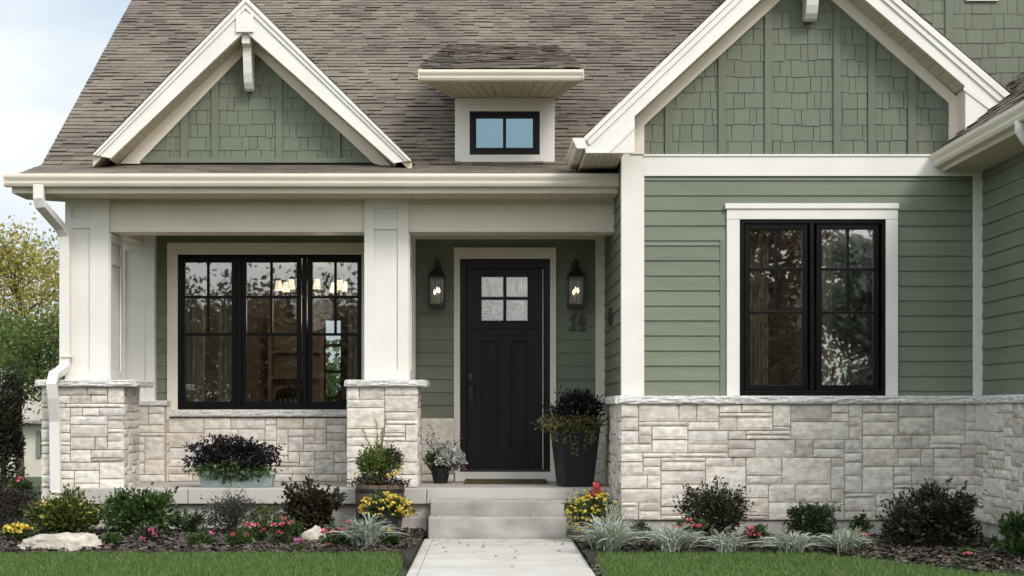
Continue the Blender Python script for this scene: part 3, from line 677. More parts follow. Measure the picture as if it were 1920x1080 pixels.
# ---------------- left gable over the porch
def px_clip(p, q, Y, inside):
    """vertical-to-camera clip plane through two picture points at depth Y; keeps the side of 'inside'"""
    a = Vector((X(p[0],Y), 0, Z(p[1],Y))); b = Vector((X(q[0],Y), 0, Z(q[1],Y))); d = b-a; n = Vector((d.z, 0, -d.x)).normalized()
    c = Vector((X(inside[0],Y), 0, Z(inside[1],Y)))
    if (c-a).dot(n) > 0: n = -n
    return (tuple(a), tuple(n))
G = MB(); YG, YK = 18.3, 17.9
cl = [px_clip((224,307),(468,62),YG,(468,290)), px_clip((745,318),(468,62),YG,(468,290))]
G.prism([(X(200,YG),3.7),(X(760,YG),3.7),(X(760,YG),Z(300,YG)),(X(468,YG),Z(62,YG)),(X(200,YG),Z(300,YG))], YG, YG+.1)
gw = G.build('gable_wall', M['rooffelt'], H)
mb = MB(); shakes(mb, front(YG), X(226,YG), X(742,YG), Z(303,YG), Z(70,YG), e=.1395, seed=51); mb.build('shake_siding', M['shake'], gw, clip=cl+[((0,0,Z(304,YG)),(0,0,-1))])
mb = MB()
for a, b in ((338,352),(396,409),(517,529),(625,638)): mb.pbox(a, b, 60, 297, YG-.028, .026)
mb.pbox(240, 730, 296, 305, YG-.032, .03)
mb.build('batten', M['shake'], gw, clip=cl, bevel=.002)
mb = MB(); mb.pprism([(224,307),(468,60),(468,90),(262,303),(262,307)], YG-.05, .048); mb.pprism([(742,318),(700,306),(468,90),(468,60)], YG-.05, .048)
mb.build('frieze_board', M['cream'], gw, bevel=.003)
# roof slab and rake boards
AP = (461,-6); LB = (173,290); RB = (772,301)
def rp(p, Y): return Vector((X(p[0],Y), Z(p[1],Y)))
a, l, r_ = rp(AP,YK), rp(LB,YK), rp(RB,YK)
def slab_pair(a, l, r_, y0, y1, th):
    mb = MB(); dn = Vector((0,-th))
    mb.prism([tuple(l),tuple(a),tuple(a+dn),tuple(l+dn)], y0, y1); mb.prism([tuple(a),tuple(r_),tuple(r_+dn),tuple(a+dn)], y0, y1); return mb
gr_ = slab_pair(a, l, r_, YK+.03, 20.9, .12).build('gable_roof', M['soffit'], H)
mb = MB()
for e_, fl_ in ((l, 1), (r_, -1)):
    Tm = slope_map_x(tuple(e_), tuple(a), flip=fl_); shingle_field(mb, Tm, YK-.02, 20.9, 0, (a-e_).length+.01, e=.16, seed=61)
mb.build('shingles', M['roof'], gr_, clip=[])
IA, IL, IR = (459,58), (208,297), (738,306)
def rake(pts_out, pts_in, Y, cut, name='rake_board', par=None, frac=.34):
    """one sloping fascia board with a shingle mould along its top"""
    o0, o1 = pts_out; i0, i1 = pts_in
    mb = MB().pprism([o0, o1, i1, i0], Y, .03); o = mb.build(name, M['trim'], par or H, bevel=.003)
    m0 = (o0[0]+(i0[0]-o0[0])*frac, o0[1]+(i0[1]-o0[1])*frac); m1 = (o1[0]+(i1[0]-o1[0])*frac, o1[1]+(i1[1]-o1[1])*frac)
    h0 = (o0[0]+(i0[0]-o0[0])*frac*.45, o0[1]+(i0[1]-o0[1])*frac*.45); h1 = (o1[0]+(i1[0]-o1[0])*frac*.45, o1[1]+(i1[1]-o1[1])*frac*.45)
    MB().pprism([o0, o1, m1, m0], Y-.02, .0195).pprism([o0, o1, h1, h0], Y-.038, .0175).build('shingle_mould', M['trim'], o, bevel=.003)
    return o
rake((LB, AP), (IL, IA), YK, 0, par=gr_); rake((RB, AP), (IR, IA), YK, 0, par=gr_)
def soffit_strip(p0, p1, Y0, Y1, par, pitch=.105):
    """boards across the underside of a rake overhang between two depth planes"""
    a, b = rp(p0,Y0), rp(p1,Y0); d = (b-a); n = int(d.length/pitch); mb = MB(); up = Vector((-d.y, d.x)).normalized()
    if up.y < 0: up = -up
    for i in range(n):
        q0 = a+d*(i/n)+d.normalized()*.002; q1 = a+d*((i+1)/n)-d.normalized()*.002
        mb.prism([tuple(q0),tuple(q1),tuple(q1+up*.012),tuple(q0+up*.012)], Y0+.031, Y1)
    mb.prism([tuple(a+up*.0125),tuple(b+up*.0125),tuple(b+up*.02),tuple(a+up*.02)], Y0+.031, Y1)
    return mb.build('rake_soffit', M['soffit'], par)
soffit_strip((206,300), (459,59), YK, YG-.01, gr_); soffit_strip((740,308), (459,59), YK, YG-.01, gr_)
MB().pbox(442, 475, 27, 60, YK-.03, .36).build('king_block', M['trim'], gr_, bevel=.004)
xk = X(470, YG)
br = MB(); zt_, zb_ = Z(62,18.0), Z(172,18.2)
prof = [(YK+.04, zt_+.02), (YG-.03, zt_+.02), (YG-.03, zb_+.03), (YG-.10, zb_)] + [(YG-.10-.20*math.sin(t*1.5)*.9, zb_+(zt_-.12-zb_)*(1-math.cos(t*1.5))) for t in (.2,.4,.6,.8,1)] + [(YK+.04, zt_-.12)]
br.prismx(prof, xk-.045, xk+.045); br.build('gable_bracket', M['trim'], gr_, bevel=.006)
# ---------------- dormer
YD = 18.4; D = empty('x'); bpy.data.objects.remove(D)
mb = MB().box(X(856,YD), X(1037,YD), YD+.04, 20.2, 3.7, Z(184,YD)); dm = mb.build('dormer', M['siding'], H)
mb = ring(MB(), 853, 1040, 183, 304, 28, 28, 26, 14, YD-.0, .05); mb.build('dormer_casing', M['trim'], dm, bevel=.003)
mb = ring(MB(), 880, 1012, 208, 290, 7, 7, 7, 8, YD+.0, .05); mb2 = ring(MB(), 887, 1005, 215, 282, 6, 6, 7, 5, YD+.016, .04); mb2.pbox(943, 949, 222, 277, YD+.018, .03)
dw = mb.build('dormer_window', M['black'], dm, bevel=.003); mb2.build('sash', M['black'], dw, bevel=.002)
MB().pbox(893, 999, 222, 277, YD+.03, .006).build('pane', M['glass3'], dw)
mb = MB(); zd = Z(152,17.5)
y = [(X(790,17.5),17.53),(X(1090,17.5),17.53),(X(1046,YD),YD+.05),(X(848,YD),YD+.05)]
ds = MB(); n = 14
for i in range(n):
    f0, f1 = i/n, (i+1)/n; g = .0035
    fa, fb = y[0][0]+(y[1][0]-y[0][0])*f0+g, y[0][0]+(y[1][0]-y[0][0])*f1-g; ba, bb = y[3][0]+(y[2][0]-y[3][0])*f0+g, y[3][0]+(y[2][0]-y[3][0])*f1-g
    ds.prismz([(fa,17.53),(fb,17.53),(bb,YD+.05),(ba,YD+.05)], zd, zd+.012)
ds.prismz([(q[0], q[1]) for q in y], zd+.0125, zd+.03)
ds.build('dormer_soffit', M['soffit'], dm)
zt1 = Z(129,17.48); v = [(X(790,17.5),17.5,zd+.02),(X(1090,17.5),17.5,zd+.02),(X(1046,YD),YD+.05,zd+.02),(X(848,YD),YD+.05,zd+.02),(X(790,17.5),17.47,zt1-.012),(X(1090,17.5),17.47,zt1-.012),(X(1050,21.4),21.4,roofz(21.4)-.02),(X(832,21.4),21.4,roofz(21.4)-.02)]
MB().add(v, [(0,1,5,4),(4,5,6,7),(1,2,6,5),(3,0,4,7),(0,3,2,1),(2,3,7,6)]).build('dormer_roof', M['rooffelt'], dm)
dr = dm.children[-1]
P0, P1 = (17.44, zt1-.005), (21.4, roofz(21.4)+.02); Td = slope_map(P0, P1); mb = MB(); shingle_field(mb, Td, X(786,17.45), X(1094,17.45), 0, math.hypot(P1[0]-P0[0],P1[1]-P0[1]), e=.11, seed=71, tk=.55)
def vclip(ax, ay, bx, by, ix, iy):
    n = Vector((by-ay, ax-bx, 0)).normalized()
    if (Vector((ix-ax, iy-ay, 0))).dot(n) > 0: n = -n
    return ((ax,ay,0), tuple(n))
mb.build('shingles', M['roof'], dr, clip=[vclip(X(786,17.45),18.2,X(836,21.4),21.4,0,19), vclip(X(1094,17.45),18.2,X(1046,21.4),21.4,0,19)])
g = MB().prismx(gutter_profile(17.38, Z(130,17.38), Z(150,17.4), .12), X(784,17.4), X(1095,17.4)).build('dormer_gutter', M['cream'], dm, bevel=.003)
for q in (X(784,17.4), X(1095,17.4)-.008): MB().box(q, q+.008, 17.386, 17.49, Z(148,17.4), Z(132,17.4)).build('end_cap', M['trim'], g)
MB().prismz([(X(787,17.5),17.502),(X(1093,17.5),17.502),(X(1093,17.5),17.528),(X(787,17.5),17.528)], zd-.004, zt1-.02).build('fascia_board', M['trim'], dm)
# ---------------- right wing
T = front(YW); zc = Z(742,YW); EW = 28/ (F/YW)
mb = MB(); xL, xa, xb, xR_ = X(1206,YW), X(1376,YW), X(1672,YW), X(1827,YW); zb0 = Z(290,YW)
x1350 = X(1349,YW); z455 = Z(452,YW)
boards(mb, T, xL, x1350, zc, z455, .146, 80)
grid_boards(mb, T, xL, xa, z455+.004, Z(332,YW), .146, z455+.004, 81); grid_boards(mb, T, xa, xb, Z(400,YW), Z(332,YW), .146, z455+.004, 82); grid_boards(mb, T, xb, xR_, zc, Z(332,YW), .146, z455+.004, 83)
mb.build('siding_wall', M['siding'], H)
MB().pbox(1350, 1364, 450, 742, YW-.02, .019).build('siding_strip', M['siding'], H, bevel=.002)
wx0, wx1, wz0, wz1 = X(1392,YW), X(1656,YW), Z(738,YW), Z(416,YW)
mb = MB(); mb.box(XS+.002, wx0, YW, YW+.14, .1, 3.9); mb.box(wx0, wx1, YW, YW+.14, .1, wz0); mb.box(wx0, wx1, YW, YW+.14, wz1, 3.9); mb.box(wx1, XR+.1, YW, YW+.14, .1, 3.9)
mb.box(XS+.002, XS+.12, YW+.14, 22, .1, 3.9)
mb.build('wall_core', M['rooffelt'], H)
mb = MB(); boards(mb, faceleft(XS), YW+.0, YB, Z(742,YW), 3.72, .146, 85)
mb.build('side_siding', M['siding_side'], H)
# trims
mb = MB(); TW = YW-.032
mb.box(XS-.03, X(1208,TW), TW, TW+.031, Z(742,TW), Z(200,TW)); mb.box(XS-.03, XS-.0, YW-.0009, YW+.09, Z(742,TW), 3.72)
mb.build('corner_board', M['trim'], H, bevel=.003)
MB().pbox(1208, 1844, 291, 330, TW+.001, .03).pbox(1206, 1780, 289, 293, TW-.012, .04).build('band_board', M['trim'], H, bevel=.003)
MB().pbox(1825, 1843.5, 318, 742, TW+.004, .027).build('corner_board', M['trim'], H, bevel=.003)
# gable of the wing
cl = [px_clip((1183,231),(1507,-73),YW,(1500,250)), px_clip((1789,177),(1507,-73),YW,(1500,250))]
mb = MB().prism([(X(1178,YW),3.6),(X(1815,YW),3.6),(X(1815,YW),Z(200,YW)),(X(1507,YW),Z(-71,YW)),(X(1178,YW),Z(236,YW))], YW, YW+.12)
gw = mb.build('gable_wall', M['rooffelt'], H)
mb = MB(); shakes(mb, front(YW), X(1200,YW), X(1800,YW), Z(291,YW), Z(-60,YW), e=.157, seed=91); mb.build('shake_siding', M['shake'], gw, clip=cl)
mb = MB()
for a, b in ((1247,1260),(1347,1361),(1434,1448),(1563,1577),(1628,1642),(1703,1718)): mb.pbox(a, b, -50, 290, YW-.03, .028)
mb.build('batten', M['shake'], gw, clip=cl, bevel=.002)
mb = MB()
mb.pprism([(1183,231),(1507,-75),(1511,-43),(1280,168),(1208,235),(1208,289),(1183,289)], YW-.05, .048)
mb.pprism([(1795,181),(1795,289),(1780,289),(1780,193),(1511,-43),(1507,-75)], YW-.05, .048)
mb.build('frieze_board', M['cream'], gw, bevel=.003)
YR = 16.4; AP = (1516,-148); LB = (1095,257); RB = (1897,178)
a, l, r_ = rp(AP,YR), rp(LB,YR), rp(RB,YR)
wr = slab_pair(a, l, r_, YR+.03, 21.8, .12).build('wing_roof', M['rooffelt'], H)
mb = MB()
for e_, fl_ in ((l, 1), (r_, -1)): shingle_field(mb, slope_map_x(tuple(e_), tuple(a), flip=fl_), YR-.02, 21.8, 0, (a-e_).length+.01, e=.2, seed=95)
mb.build('shingles', M['roof'], wr)
IA = (1521,-88)
rl = MB().pprism([LB, AP, IA, (1190,218), (1190,287), (1098,287)], YR, .03).build('rake_board', M['trim'], wr, bevel=.003)
def mould(o0, o1, m0, m1, h0, h1, par):
    MB().pprism([o0,o1,m1,m0], YR-.02, .0195).pprism([o0,o1,h1,h0], YR-.038, .0175).build('shingle_mould', M['trim'], par, bevel=.003)
mould(LB, AP, (1106,272), (1517,-122), (1099,264), (1516,-136), rl)
MB().pprism([(1098,287),(1143,287),(1190,241),(1190,231),(1137,283),(1098,283)], YR-.012, .0115).build('return_trim', M['trim'], rl, bevel=.002)
rr = MB().pprism([AP, RB, (1862,200), (1810,245), (1810,162), IA], YR, .03).build('rake_board', M['trim'], wr, bevel=.003)
mould(AP, RB, (1517,-122), (1873,190), (1516,-136), (1885,184), rr)
MB().pprism([(1862,200),(1856,206),(1806,168),(1810,159)], YR-.012, .0115).build('return_trim', M['trim'], rr, bevel=.002)
soffit_strip((1192,216), (1521,-87), YR, YW-.01, wr, .12); soffit_strip((1810,163), (1521,-87), YR, YW-.01, wr, .12)
MB().box(X(1792,YW)+.0, X(1810,YR)+.03, YR+.031, YW-.0, Z(270,YW), Z(176,YW)).build('rake_return', M['cream'], wr, bevel=.003)
xk = X(1507, YW); zt_, zb_ = Z(-60,16.5), Z(41,YW-.1)
prof = [(YR+.04, zt_+.02),(YW-.03, zt_+.02),(YW-.03, zb_+.03),(YW-.10, zb_)]+[(YW-.10-.20*math.sin(t*1.5)*.9, zb_+(zt_-.12-zb_)*(1-math.cos(t*1.5))) for t in (.2,.4,.6,.8,1)]+[(YR+.04, zt_-.12)]
MB().prismx(prof, xk-.058+.04, xk+.058+.04).build('gable_bracket', M['trim'], wr, bevel=.006)
MB().pbox(1497, 1537, -100, -62, YR-.03, .4).build('king_block', M['trim'], wr, bevel=.004)
# left eave of the wing: soffit, fascia, gutter running back to the porch roof
ze = Z(287,YR); xe = X(1098,YR)
mb = MB(); y = YR+.032
x = xe+.02
while x < XS-.032: mb.box(x+.002, min(x+.058,XS-.032), YR+.032, 18.2, ze, ze+.012); x += .06
mb.box(xe+.02, XS-.03, YR+.032, 18.2, ze+.0125, ze+.02)
mb.build('eave_soffit', M['soffit'], wr)
MB().box(xe, xe+.02, YR+.031, 18.2, ze-.003, ze+.19).build('fascia_board', M['cream'], wr)
zt2 = Z(259,YR-.02); gp = gutter_profile(0, zt2, zt2-.10, .125)
g = MB().prismy([(xe-.127+yy_, zz) for yy_, zz in gp], YR-.03, 17.75).build('eave_gutter', M['cream'], wr, bevel=.003)
MB().prismy([(xe-.127+.004,zt2-.001),(xe-.127+.125,zt2-.001),(xe-.127+.125,zt2-.099),(xe-.127+.045,zt2-.099),(xe-.127+.026,zt2-.06)], YR-.036, YR-.031).build('end_cap', M['trim'], g)

# wing stone base: foundation, stone, cap; the inner corner turns forward to the right
YS = 16.7; zs0, zs1 = Z(975,YS-.04), Z(757,YS-.04); xsl = XS-.045; xsr = 4.73
mb = MB(); stones(mb, front(YS), xsl+.0, xsr, zs0, zs1, seed=101, depth=.045)
stones(mb, faceleft(xsl+.02), YS-.02, YB, zs0, zs1, seed=103, depth=.03); stones(mb, faceleft(xsr+.0), 13.3, YS-.05, zs0, zs1, seed=105, depth=.045)
stonepart('stone_base', mb, MB().box(xsl+.006, xsr+.04, YS-.031, YW+.02, zs0-.003, zs1).box(xsl+.006, XS+.05, YW, YB, zs0-.003, zs1).box(xsr-.03, XR+.05, 13.33, YW+.02, zs0-.003, zs1))
MB().box(xsl+.02, xsr+.05, YS-.01, YW+.1, -.1, zs0-.004).box(xsl+.02, XS+.05, YW, YB, -.1, zs0-.004).box(xsr-.005, XR+.1, 13.35, YW+.02, -.1, zs0-.004).build('foundation', M['found'], H)
z0, z1 = Z(757,16.6), Z(742,16.6)
mb = MB(); cy = 16.66
rough_slab(mb, front(cy), xsl-.02, xsr-.02, z0, z1, .04, seed=111, joints=[xsl+1.1, xsl+2.25])
rough_slab(mb, faceleft(xsl-.02), cy-.03, YB, z0, z1, .035, seed=112); rough_slab(mb, faceleft(xsr-.04), 13.3, cy-.01, z0, z1, .03, seed=113, joints=[15.6])
mb.box(xsl-.02, xsr-.02, cy, YW, z0, z1-.004); mb.box(xsl-.02, XS, YW, YB, z0, z1-.004); mb.box(xsr-.04, XR, 13.32, YW, z0, z1-.0041)
mb.build('base_cap', M['cap'], H)

# right block: wall facing left, its eave gutter, roof; upper storey behind
mb = MB(); boards(mb, faceleft(XR), 13.3, YW-.0, Z(742,YW), 3.66, .15, 120)
mb.build('side_siding', M['siding_side'], H)
MB().box(XR+.001, XR+.1, 13.35, YW, .1, 3.7).build('wall_core', M['rooffelt'], H)
zk = lambda x: Z(291,YW)+(x-X(1742,YW))*.80-.17
MB().prism([(XR+.001,0),(9.19,0),(9.19,zk(9.19)),(XR+.001,zk(XR))], 13.32, 13.45).build('gable_end_wall', M['rooffelt'], H)
mb = MB(); boards(mb, front(13.32), XR, 9.19, .1, zk(9.19), .15, 121)
mb.build('siding_wall', M['siding'], H, clip=[((XR,0,zk(XR)),(-.80,0,1))])
MB().box(XR-.03, XR+.1, 13.27, 13.30, 0, zk(XR)+.03).box(XR-.03, XR-.001, 13.3005, 13.38, 0, zk(XR)+.03).build('corner_board', M['trim'], H, bevel=.003)
ex, ez = X(1742,YW), Z(291,YW); sR = .80
rz = lambda x: ez+(x-ex)*sR
rb = MB().prismy([(ex+.06,ez+.02),(9.2,rz(9.2)-.0),(9.2,rz(9.2)-.15),(ex+.1,ez-.04)], 13.0, 18.45).build('side_roof', M['soffit'], H)
MB().prism([(ex+.06,ez+.012),(9.2,rz(9.2)-.01),(9.2,rz(9.2)-.2),(ex+.06,ez-.17)], 12.97, 12.998).build('rake_board', M['trim'], rb)
mb = MB(); Tm = slope_map_x((ex+.03,ez+.0),(9.2,rz(9.2)+.0), flip=1); shingle_field(mb, Tm, 12.95, 18.45, 0, 6.0, e=.142, seed=125); mb.build('shingles', M['roof'], rb)
zsR = Z(322,YW)
mb = MB(); y = 13.1
while y < YW-.04: mb.box(ex+.14, XR-.001, y+.003, min(y+.118,YW-.034), zsR, zsR+.012); y += .121
mb.box(ex+.14, XR, 13.1, YW-.034, zsR+.0125, zsR+.03); mb.build('eave_soffit', M['soffit'], rb)
MB().box(ex+.118, ex+.139, 13.1, YW-.034, zsR-.004, ez-.0).build('fascia_board', M['cream'], rb)
gp = gutter_profile(0, ez, ez-.125, .117)
g = MB().prismy([(ex+yy_, zz) for yy_, zz in gp], 13.1, YW-.036).build('eave_gutter', M['cream'], rb, bevel=.003)
yd_ = 14.15
MB().tube([(ex+.07,yd_,ez-.11),(ex+.07,yd_,ez-.19),(ex+.12,yd_+.0,ez-.27),(ex+.36,yd_,ez-.42),(XR-.06,yd_,ez-.5),(XR-.06,yd_,.3)], .046, 12).build('downspout', M['trim'], rb, smooth=True)
YU = 18.5; mb = MB(); ux = X(1690,YU)
mb.box(ux, 9, YU, YU+.12, 3.5, 8.2).box(ux, ux+.12, YU+.12, 26, 3.5, 8.2).box(ux-.5, 9.2, YU-.5, 26, 8.2, 8.4)
up = mb.build('upper_storey', M['siding'], H)
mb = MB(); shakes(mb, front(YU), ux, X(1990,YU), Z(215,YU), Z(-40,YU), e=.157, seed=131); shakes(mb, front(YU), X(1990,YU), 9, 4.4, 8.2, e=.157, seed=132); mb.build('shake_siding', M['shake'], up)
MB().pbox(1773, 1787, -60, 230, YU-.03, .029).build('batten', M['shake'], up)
MB().pbox(1812, 1872, -20, 1, YU-.04, .039).build('window_sill', M['trim'], up)

# room behind the wing window
mb = MB(); mb.box(XS+.13, XS+.16, YW+.15, 20.6, .55, 3.3).box(XR-.05, XR-.02, YW+.15, 20.6, .55, 3.3).box(XS+.16, XR-.05, 20.57, 20.6, .55, 3.3).box(XS+.13, XR-.02, YW+.15, 20.6, 3.3, 3.33)
mb.build('room_wall', M['room2'], H)
MB().box(XS+.13, XR-.02, YW+.15, 20.6, .5, .548).build('room_floor', M['roomfloor'], H)

# ---------------- windows
def window(name, o, Y, sashes, split, casing, gmat, seams=True, sw=9):
    """o: outer px rect of the black frame; sashes: list of glass px rects"""
    a, b, c, d = o
    fr = ring(MB(), a, b, c, d, 8, 8, 8, 8, Y-.03, .13)
    for s0, s1 in zip(sashes, sashes[1:]): m = (s0[1]+s1[0])/2; fr.pbox(m-4, m+4, c+8, d-8, Y-.034, .12)
    wi = fr.build(name, M['black'], H, bevel=.003)
    for g0, g1, h0, h1 in sashes:
        sa = ring(MB(), g0-sw, g1+sw, h0-sw, h1+sw, sw, sw, sw, sw, Y-.012, .05)
        sa.pbox(g0-sw-.0, g1+sw, h1+sw, h1+sw+3, Y-.004, .03)
        m = (g0+g1)/2; w2 = 2.6; y2 = .02
        ys = [split[0]-w2, split[0]+w2, split[1]-w2, split[1]+w2]
        sa.pbox(g0, g1, ys[0], ys[1], Y+.004, y2); sa.pbox(g0, g1, ys[2], ys[3], Y+.004, y2)
        sa.pbox(m-w2, m+w2, h0, ys[0], Y+.0045, y2); sa.pbox(m-w2, m+w2, ys[1], ys[2], Y+.0045, y2)
        so = sa.build('sash', M['black'], wi, bevel=.0025)
        MB().pbox(g0-1, g1+1, h0-1, h1+1, Y+.012, .005).build('pane', gmat, wi)
    # deep jamb filling the gap between frame and wall
    ring(MB(), a+2, b-2, c+2, d-2, 5, 5, 5, 5, Y+.1, .05).build('jamb', M['black'], wi)
    casing(wi)
    return wi
def cas1(wi):
    Y = 19.46
    mb = MB().pbox(313, 333, 455, 768, Y, .039).pbox(678, 698, 455, 768, Y, .039).pbox(333, 678, 455, 477, Y, .0385); mb.build('casing', M['cream'], wi, bevel=.003)
    mb = MB(); rough_slab(mb, front(19.38), X(310,19.38), X(700,19.38), Z(781,19.38), Z(768,19.38), .02, seed=141); mb.box(X(310,19.38), X(700,19.38), 19.38, 19.5, Z(781,19.38), Z(768,19.38)-.002); mb.build('stone_sill', M['cap'], wi)
w1 = window('triple_window', (333,678,477,767), YB, [(347,434,492,753),(462,556,492,753),(586,672,492,753)], (557,627), cas1, M['glass'])
def cas2(wi):
    Y = YW-.042
    MB().pbox(1363, 1387, 411, 742, Y, .041).pbox(1661, 1684, 411, 742, Y, .041).pbox(1363, 1684, 391, 411, Y-.004, .045).pbox(1360, 1686, 381, 391, Y-.022, .062).build('casing', M['trim'], wi, bevel=.003)
w2 = window('double_window', (1387,1661,411,741), YW, [(1406,1504,430,722),(1541,1638,430,722)], (505,586), cas2, M['glass2'], sw=10)

# ---------------- front door
YDo = 19.52
mb = MB().pbox(851, 862.5, 464, 905, 19.455, .044).pbox(1031.5, 1043, 464, 905, 19.455, .044).pbox(862.5, 1031.5, 464, 485, 19.455, .0435)
dc = mb.build('front_door', M['door'], H) if False else None
fr = MB().pbox(862, 875, 485, 883, 19.47, .12).pbox(1021, 1032, 485, 883, 19.47, .12).pbox(875, 1021, 485, 503, 19.47, .12)
fd = fr.build('front_door', M['door'], H, bevel=.003)
mb.build('casing', M['cream'], fd, bevel=.003)
sl = MB(); d0, d1, e0, e1 = 875.5, 1020.5, 503.5, 881
th = .045
sl.pbox(d0, 903, e0, e1, YDo, th); sl.pbox(989, d1, e0, e1, YDo, th); sl.pbox(903, 989, e0, 519, YDo, th); sl.pbox(903, 989, 601, 638, YDo, th); sl.pbox(903, 989, 843, e1, YDo, th); sl.pbox(936, 957, 638, 843, YDo, th)
sl.pbox(903, 936, 638, 843, YDo+.026, .018); sl.pbox(957, 989, 638, 843, YDo+.026, .018)
slab = sl.build('door_slab', M['door'], fd, bevel=.002)
mb = MB()
for a, b, c, d_ in ((903,936,638,843),(957,989,638,843)): ring(mb, a, b, c, d_, 2, 2, 2, 2, YDo-.004, .03); mb.pbox(a+7, b-7, c+7, d_-7, YDo+.012, .014)
ring(mb, 899, 993, 515, 605, 4, 4, 4, 4, YDo-.012, .013)
mb.pbox(943.5, 949.5, 519, 601, YDo-.004, .03); mb.pbox(903, 943.5, 556.5, 562, YDo-.004, .03); mb.pbox(949.5, 989, 556.5, 562, YDo-.004, .03)
mb.build('door_moulding', M['door'], fd, bevel=.002)
MB().pbox(903, 989, 519, 601, YDo+.02, .006).build('door_pane', M['frost'], fd)
mb = MB().pbox(888, 1006, 611, 615, YDo-.055, .054).pbox(891, 1003, 615, 618.5, YDo-.035, .034).pbox(893, 1001, 618.5, 629, YDo-.012, .011)
sh = mb.build('door_shelf', M['door'], fd, bevel=.0015)
for x in (914, 939, 980): MB().pbox(x-3.2, x+3.2, 618, 624.5, YDo-.04, .03).build('dentil', M['door'], sh, bevel=.004)
h = MB(); zA, zB = Z(704,YDo), Z(772,YDo); hx = X(883,YDo)
h.box(hx-.03, hx+.022, YDo-.014, YDo-.001, Z(714,YDo), Z(700,YDo)).box(hx-.022, hx+.022, YDo-.012, YDo-.001, Z(775,YDo), Z(724,YDo))
h.tube([(hx,YDo-.012,Z(729,YDo)),(hx,YDo-.05,Z(731,YDo)),(hx,YDo-.062,Z(742,YDo)),(hx,YDo-.060,Z(758,YDo)),(hx,YDo-.045,Z(768,YDo)),(hx,YDo-.012,Z(771,YDo))], .009, 10)
h.build('door_handle', M['iron'], fd, bevel=.003)
MB().pbox(1017.3, 1018.6, 505, 880, YDo-.003, .002).build('weather_strip', M['trim'], fd)
MB().pbox(862, 1032, 880.5, 884, 19.44, .15).build('door_sill', M['iron'], fd, bevel=.002)
MB().box(X(853,19.38), X(1043,19.38), 19.38, 19.5, ZF+.002, Z(885,19.38)).build('threshold', M['trim'], fd, bevel=.004)

# small box on the wing's side wall
yb = 18.25
ob = MB().box(XS-.05, XS-.014, yb-.045, yb+.045, Z(612,yb), Z(578,yb)).box(XS-.056, XS-.05, yb-.035, yb+.035, Z(606,yb), Z(584,yb)).build('wall_box', M['iron'], None, bevel=.004)
tag(ob, 'small dark metal box on the side wall of the porch, right of the door', 'box')

# house number
def digit(polys, parent):
    mb = MB()
    for i, q in enumerate(polys): mb.pprism(q, 19.466-.0006*i, .02)
    return mb.build('digit', M['bronze'], parent)
hn = empty('house_number', (X(1083,19.46), 19.475, Z(620,19.46))); tag(hn, 'dark bronze house number 14 below the right wall lantern', 'house number')
digit([[(1075,588),(1080,587),(1076,616),(1071,616),(1073,597),(1067,602),(1067,598)],[(1066,616),(1081,616),(1081,620),(1066,620)]], hn)
digit([[(1088,590),(1092,588),(1088,605),(1083,609),(1083,606)],[(1082,605),(1099,604),(1098,608),(1082,609)],[(1092,597),(1097,594),(1094,617),(1089,617)],[(1086,617),(1097,617),(1097,621),(1086,621)]], hn)

# ---------------- wall lanterns
def lantern(px, warm, label):
    L_ = empty('wall_lantern'); s = .082; hb = .33     # half width of the glass box, its height; origin at the bottom centre
    fr = MB(); t = .011
    for sx in (-1,1):
        for sy in (-1,1): fr.box(sx*s-t/2*1.2, sx*s+t/2*1.2, sy*s-t/2*1.2, sy*s+t/2*1.2, .035, hb)
    fr.box(-s-.014, s+.014, -s-.014, s+.014, .018, .04).box(-s-.004, s+.004, -s-.004, s+.004, 0, .018)
    fr.box(-s-.016, s+.016, -s-.016, s+.016, hb, hb+.016)
    fo = fr.build('lantern_frame', M['iron'], L_, bevel=.003)
    rf = MB(); prof = [(s+.014,hb+.016),(s-.005,hb+.05),(s-.03,hb+.085),(.035,hb+.11),(.03,hb+.14),(.012,hb+.152),(.010,hb+.19),(.016,hb+.2),(.004,hb+.225)]
    n = 8; b = 0
    rf.lathe([(r_*1.12, z) for r_, z in prof], (0,0,0), 8); rf.build('lantern_roof', M['iron'], L_)
    MB().tube([(0,.02,hb+.15),(0,.0,hb+.205),(0,.04,hb+.225),(0,.09,hb+.20),(0,.15,hb+.15)], .009, 8).box(-.04,.04,.145,.165,hb-.16,hb+.19).tube([(0,.15,hb-.1),(0,.08,hb-.12)], .008, 8).build('wall_bracket', M['iron'], L_, bevel=.002)
    g = MB()
    for sx in (-1,1): g.box(sx*s-.0015, sx*s+.0015, -s, s, .04, hb)
    for sy in (-1,1): g.box(-s+.002, s-.002, sy*s-.0015, sy*s+.0015, .04, hb)
    g.build('lantern_glass', M['lampglass'], L_)
    for i, (a, z) in enumerate(((90,.0),(210,.0),(330,.0))):
        cx_, cy_ = .03*math.cos(R(a)), .03*math.sin(R(a)); hh = (.13,.10,.12)[i]
        c = MB().lathe([(0,.04),(.010,.04),(.010,.04+hh),(0,.04+hh)], (cx_,cy_,0), 10).build('candle', M['candle'], L_)
        z0 = .04+hh; MB().lathe([(.004,z0),(.012,z0+.018),(.012,z0+.034),(.006,z0+.055),(.0008,z0+.068)], (cx_,cy_,0), 10).build('bulb', M['bulb' if warm else 'bulbw'], c, smooth=True)
    Y = 19.335; L_.location = (X(px,Y-.05), Y, Z(576,Y-.08)); tag(L_, label, 'lantern', 'lanterns either side of the front door')
    return L_
lantern(819, False, 'black wall lantern on the green siding left of the front door')
lantern(1080, True, 'black wall lantern right of the front door, above the house number')

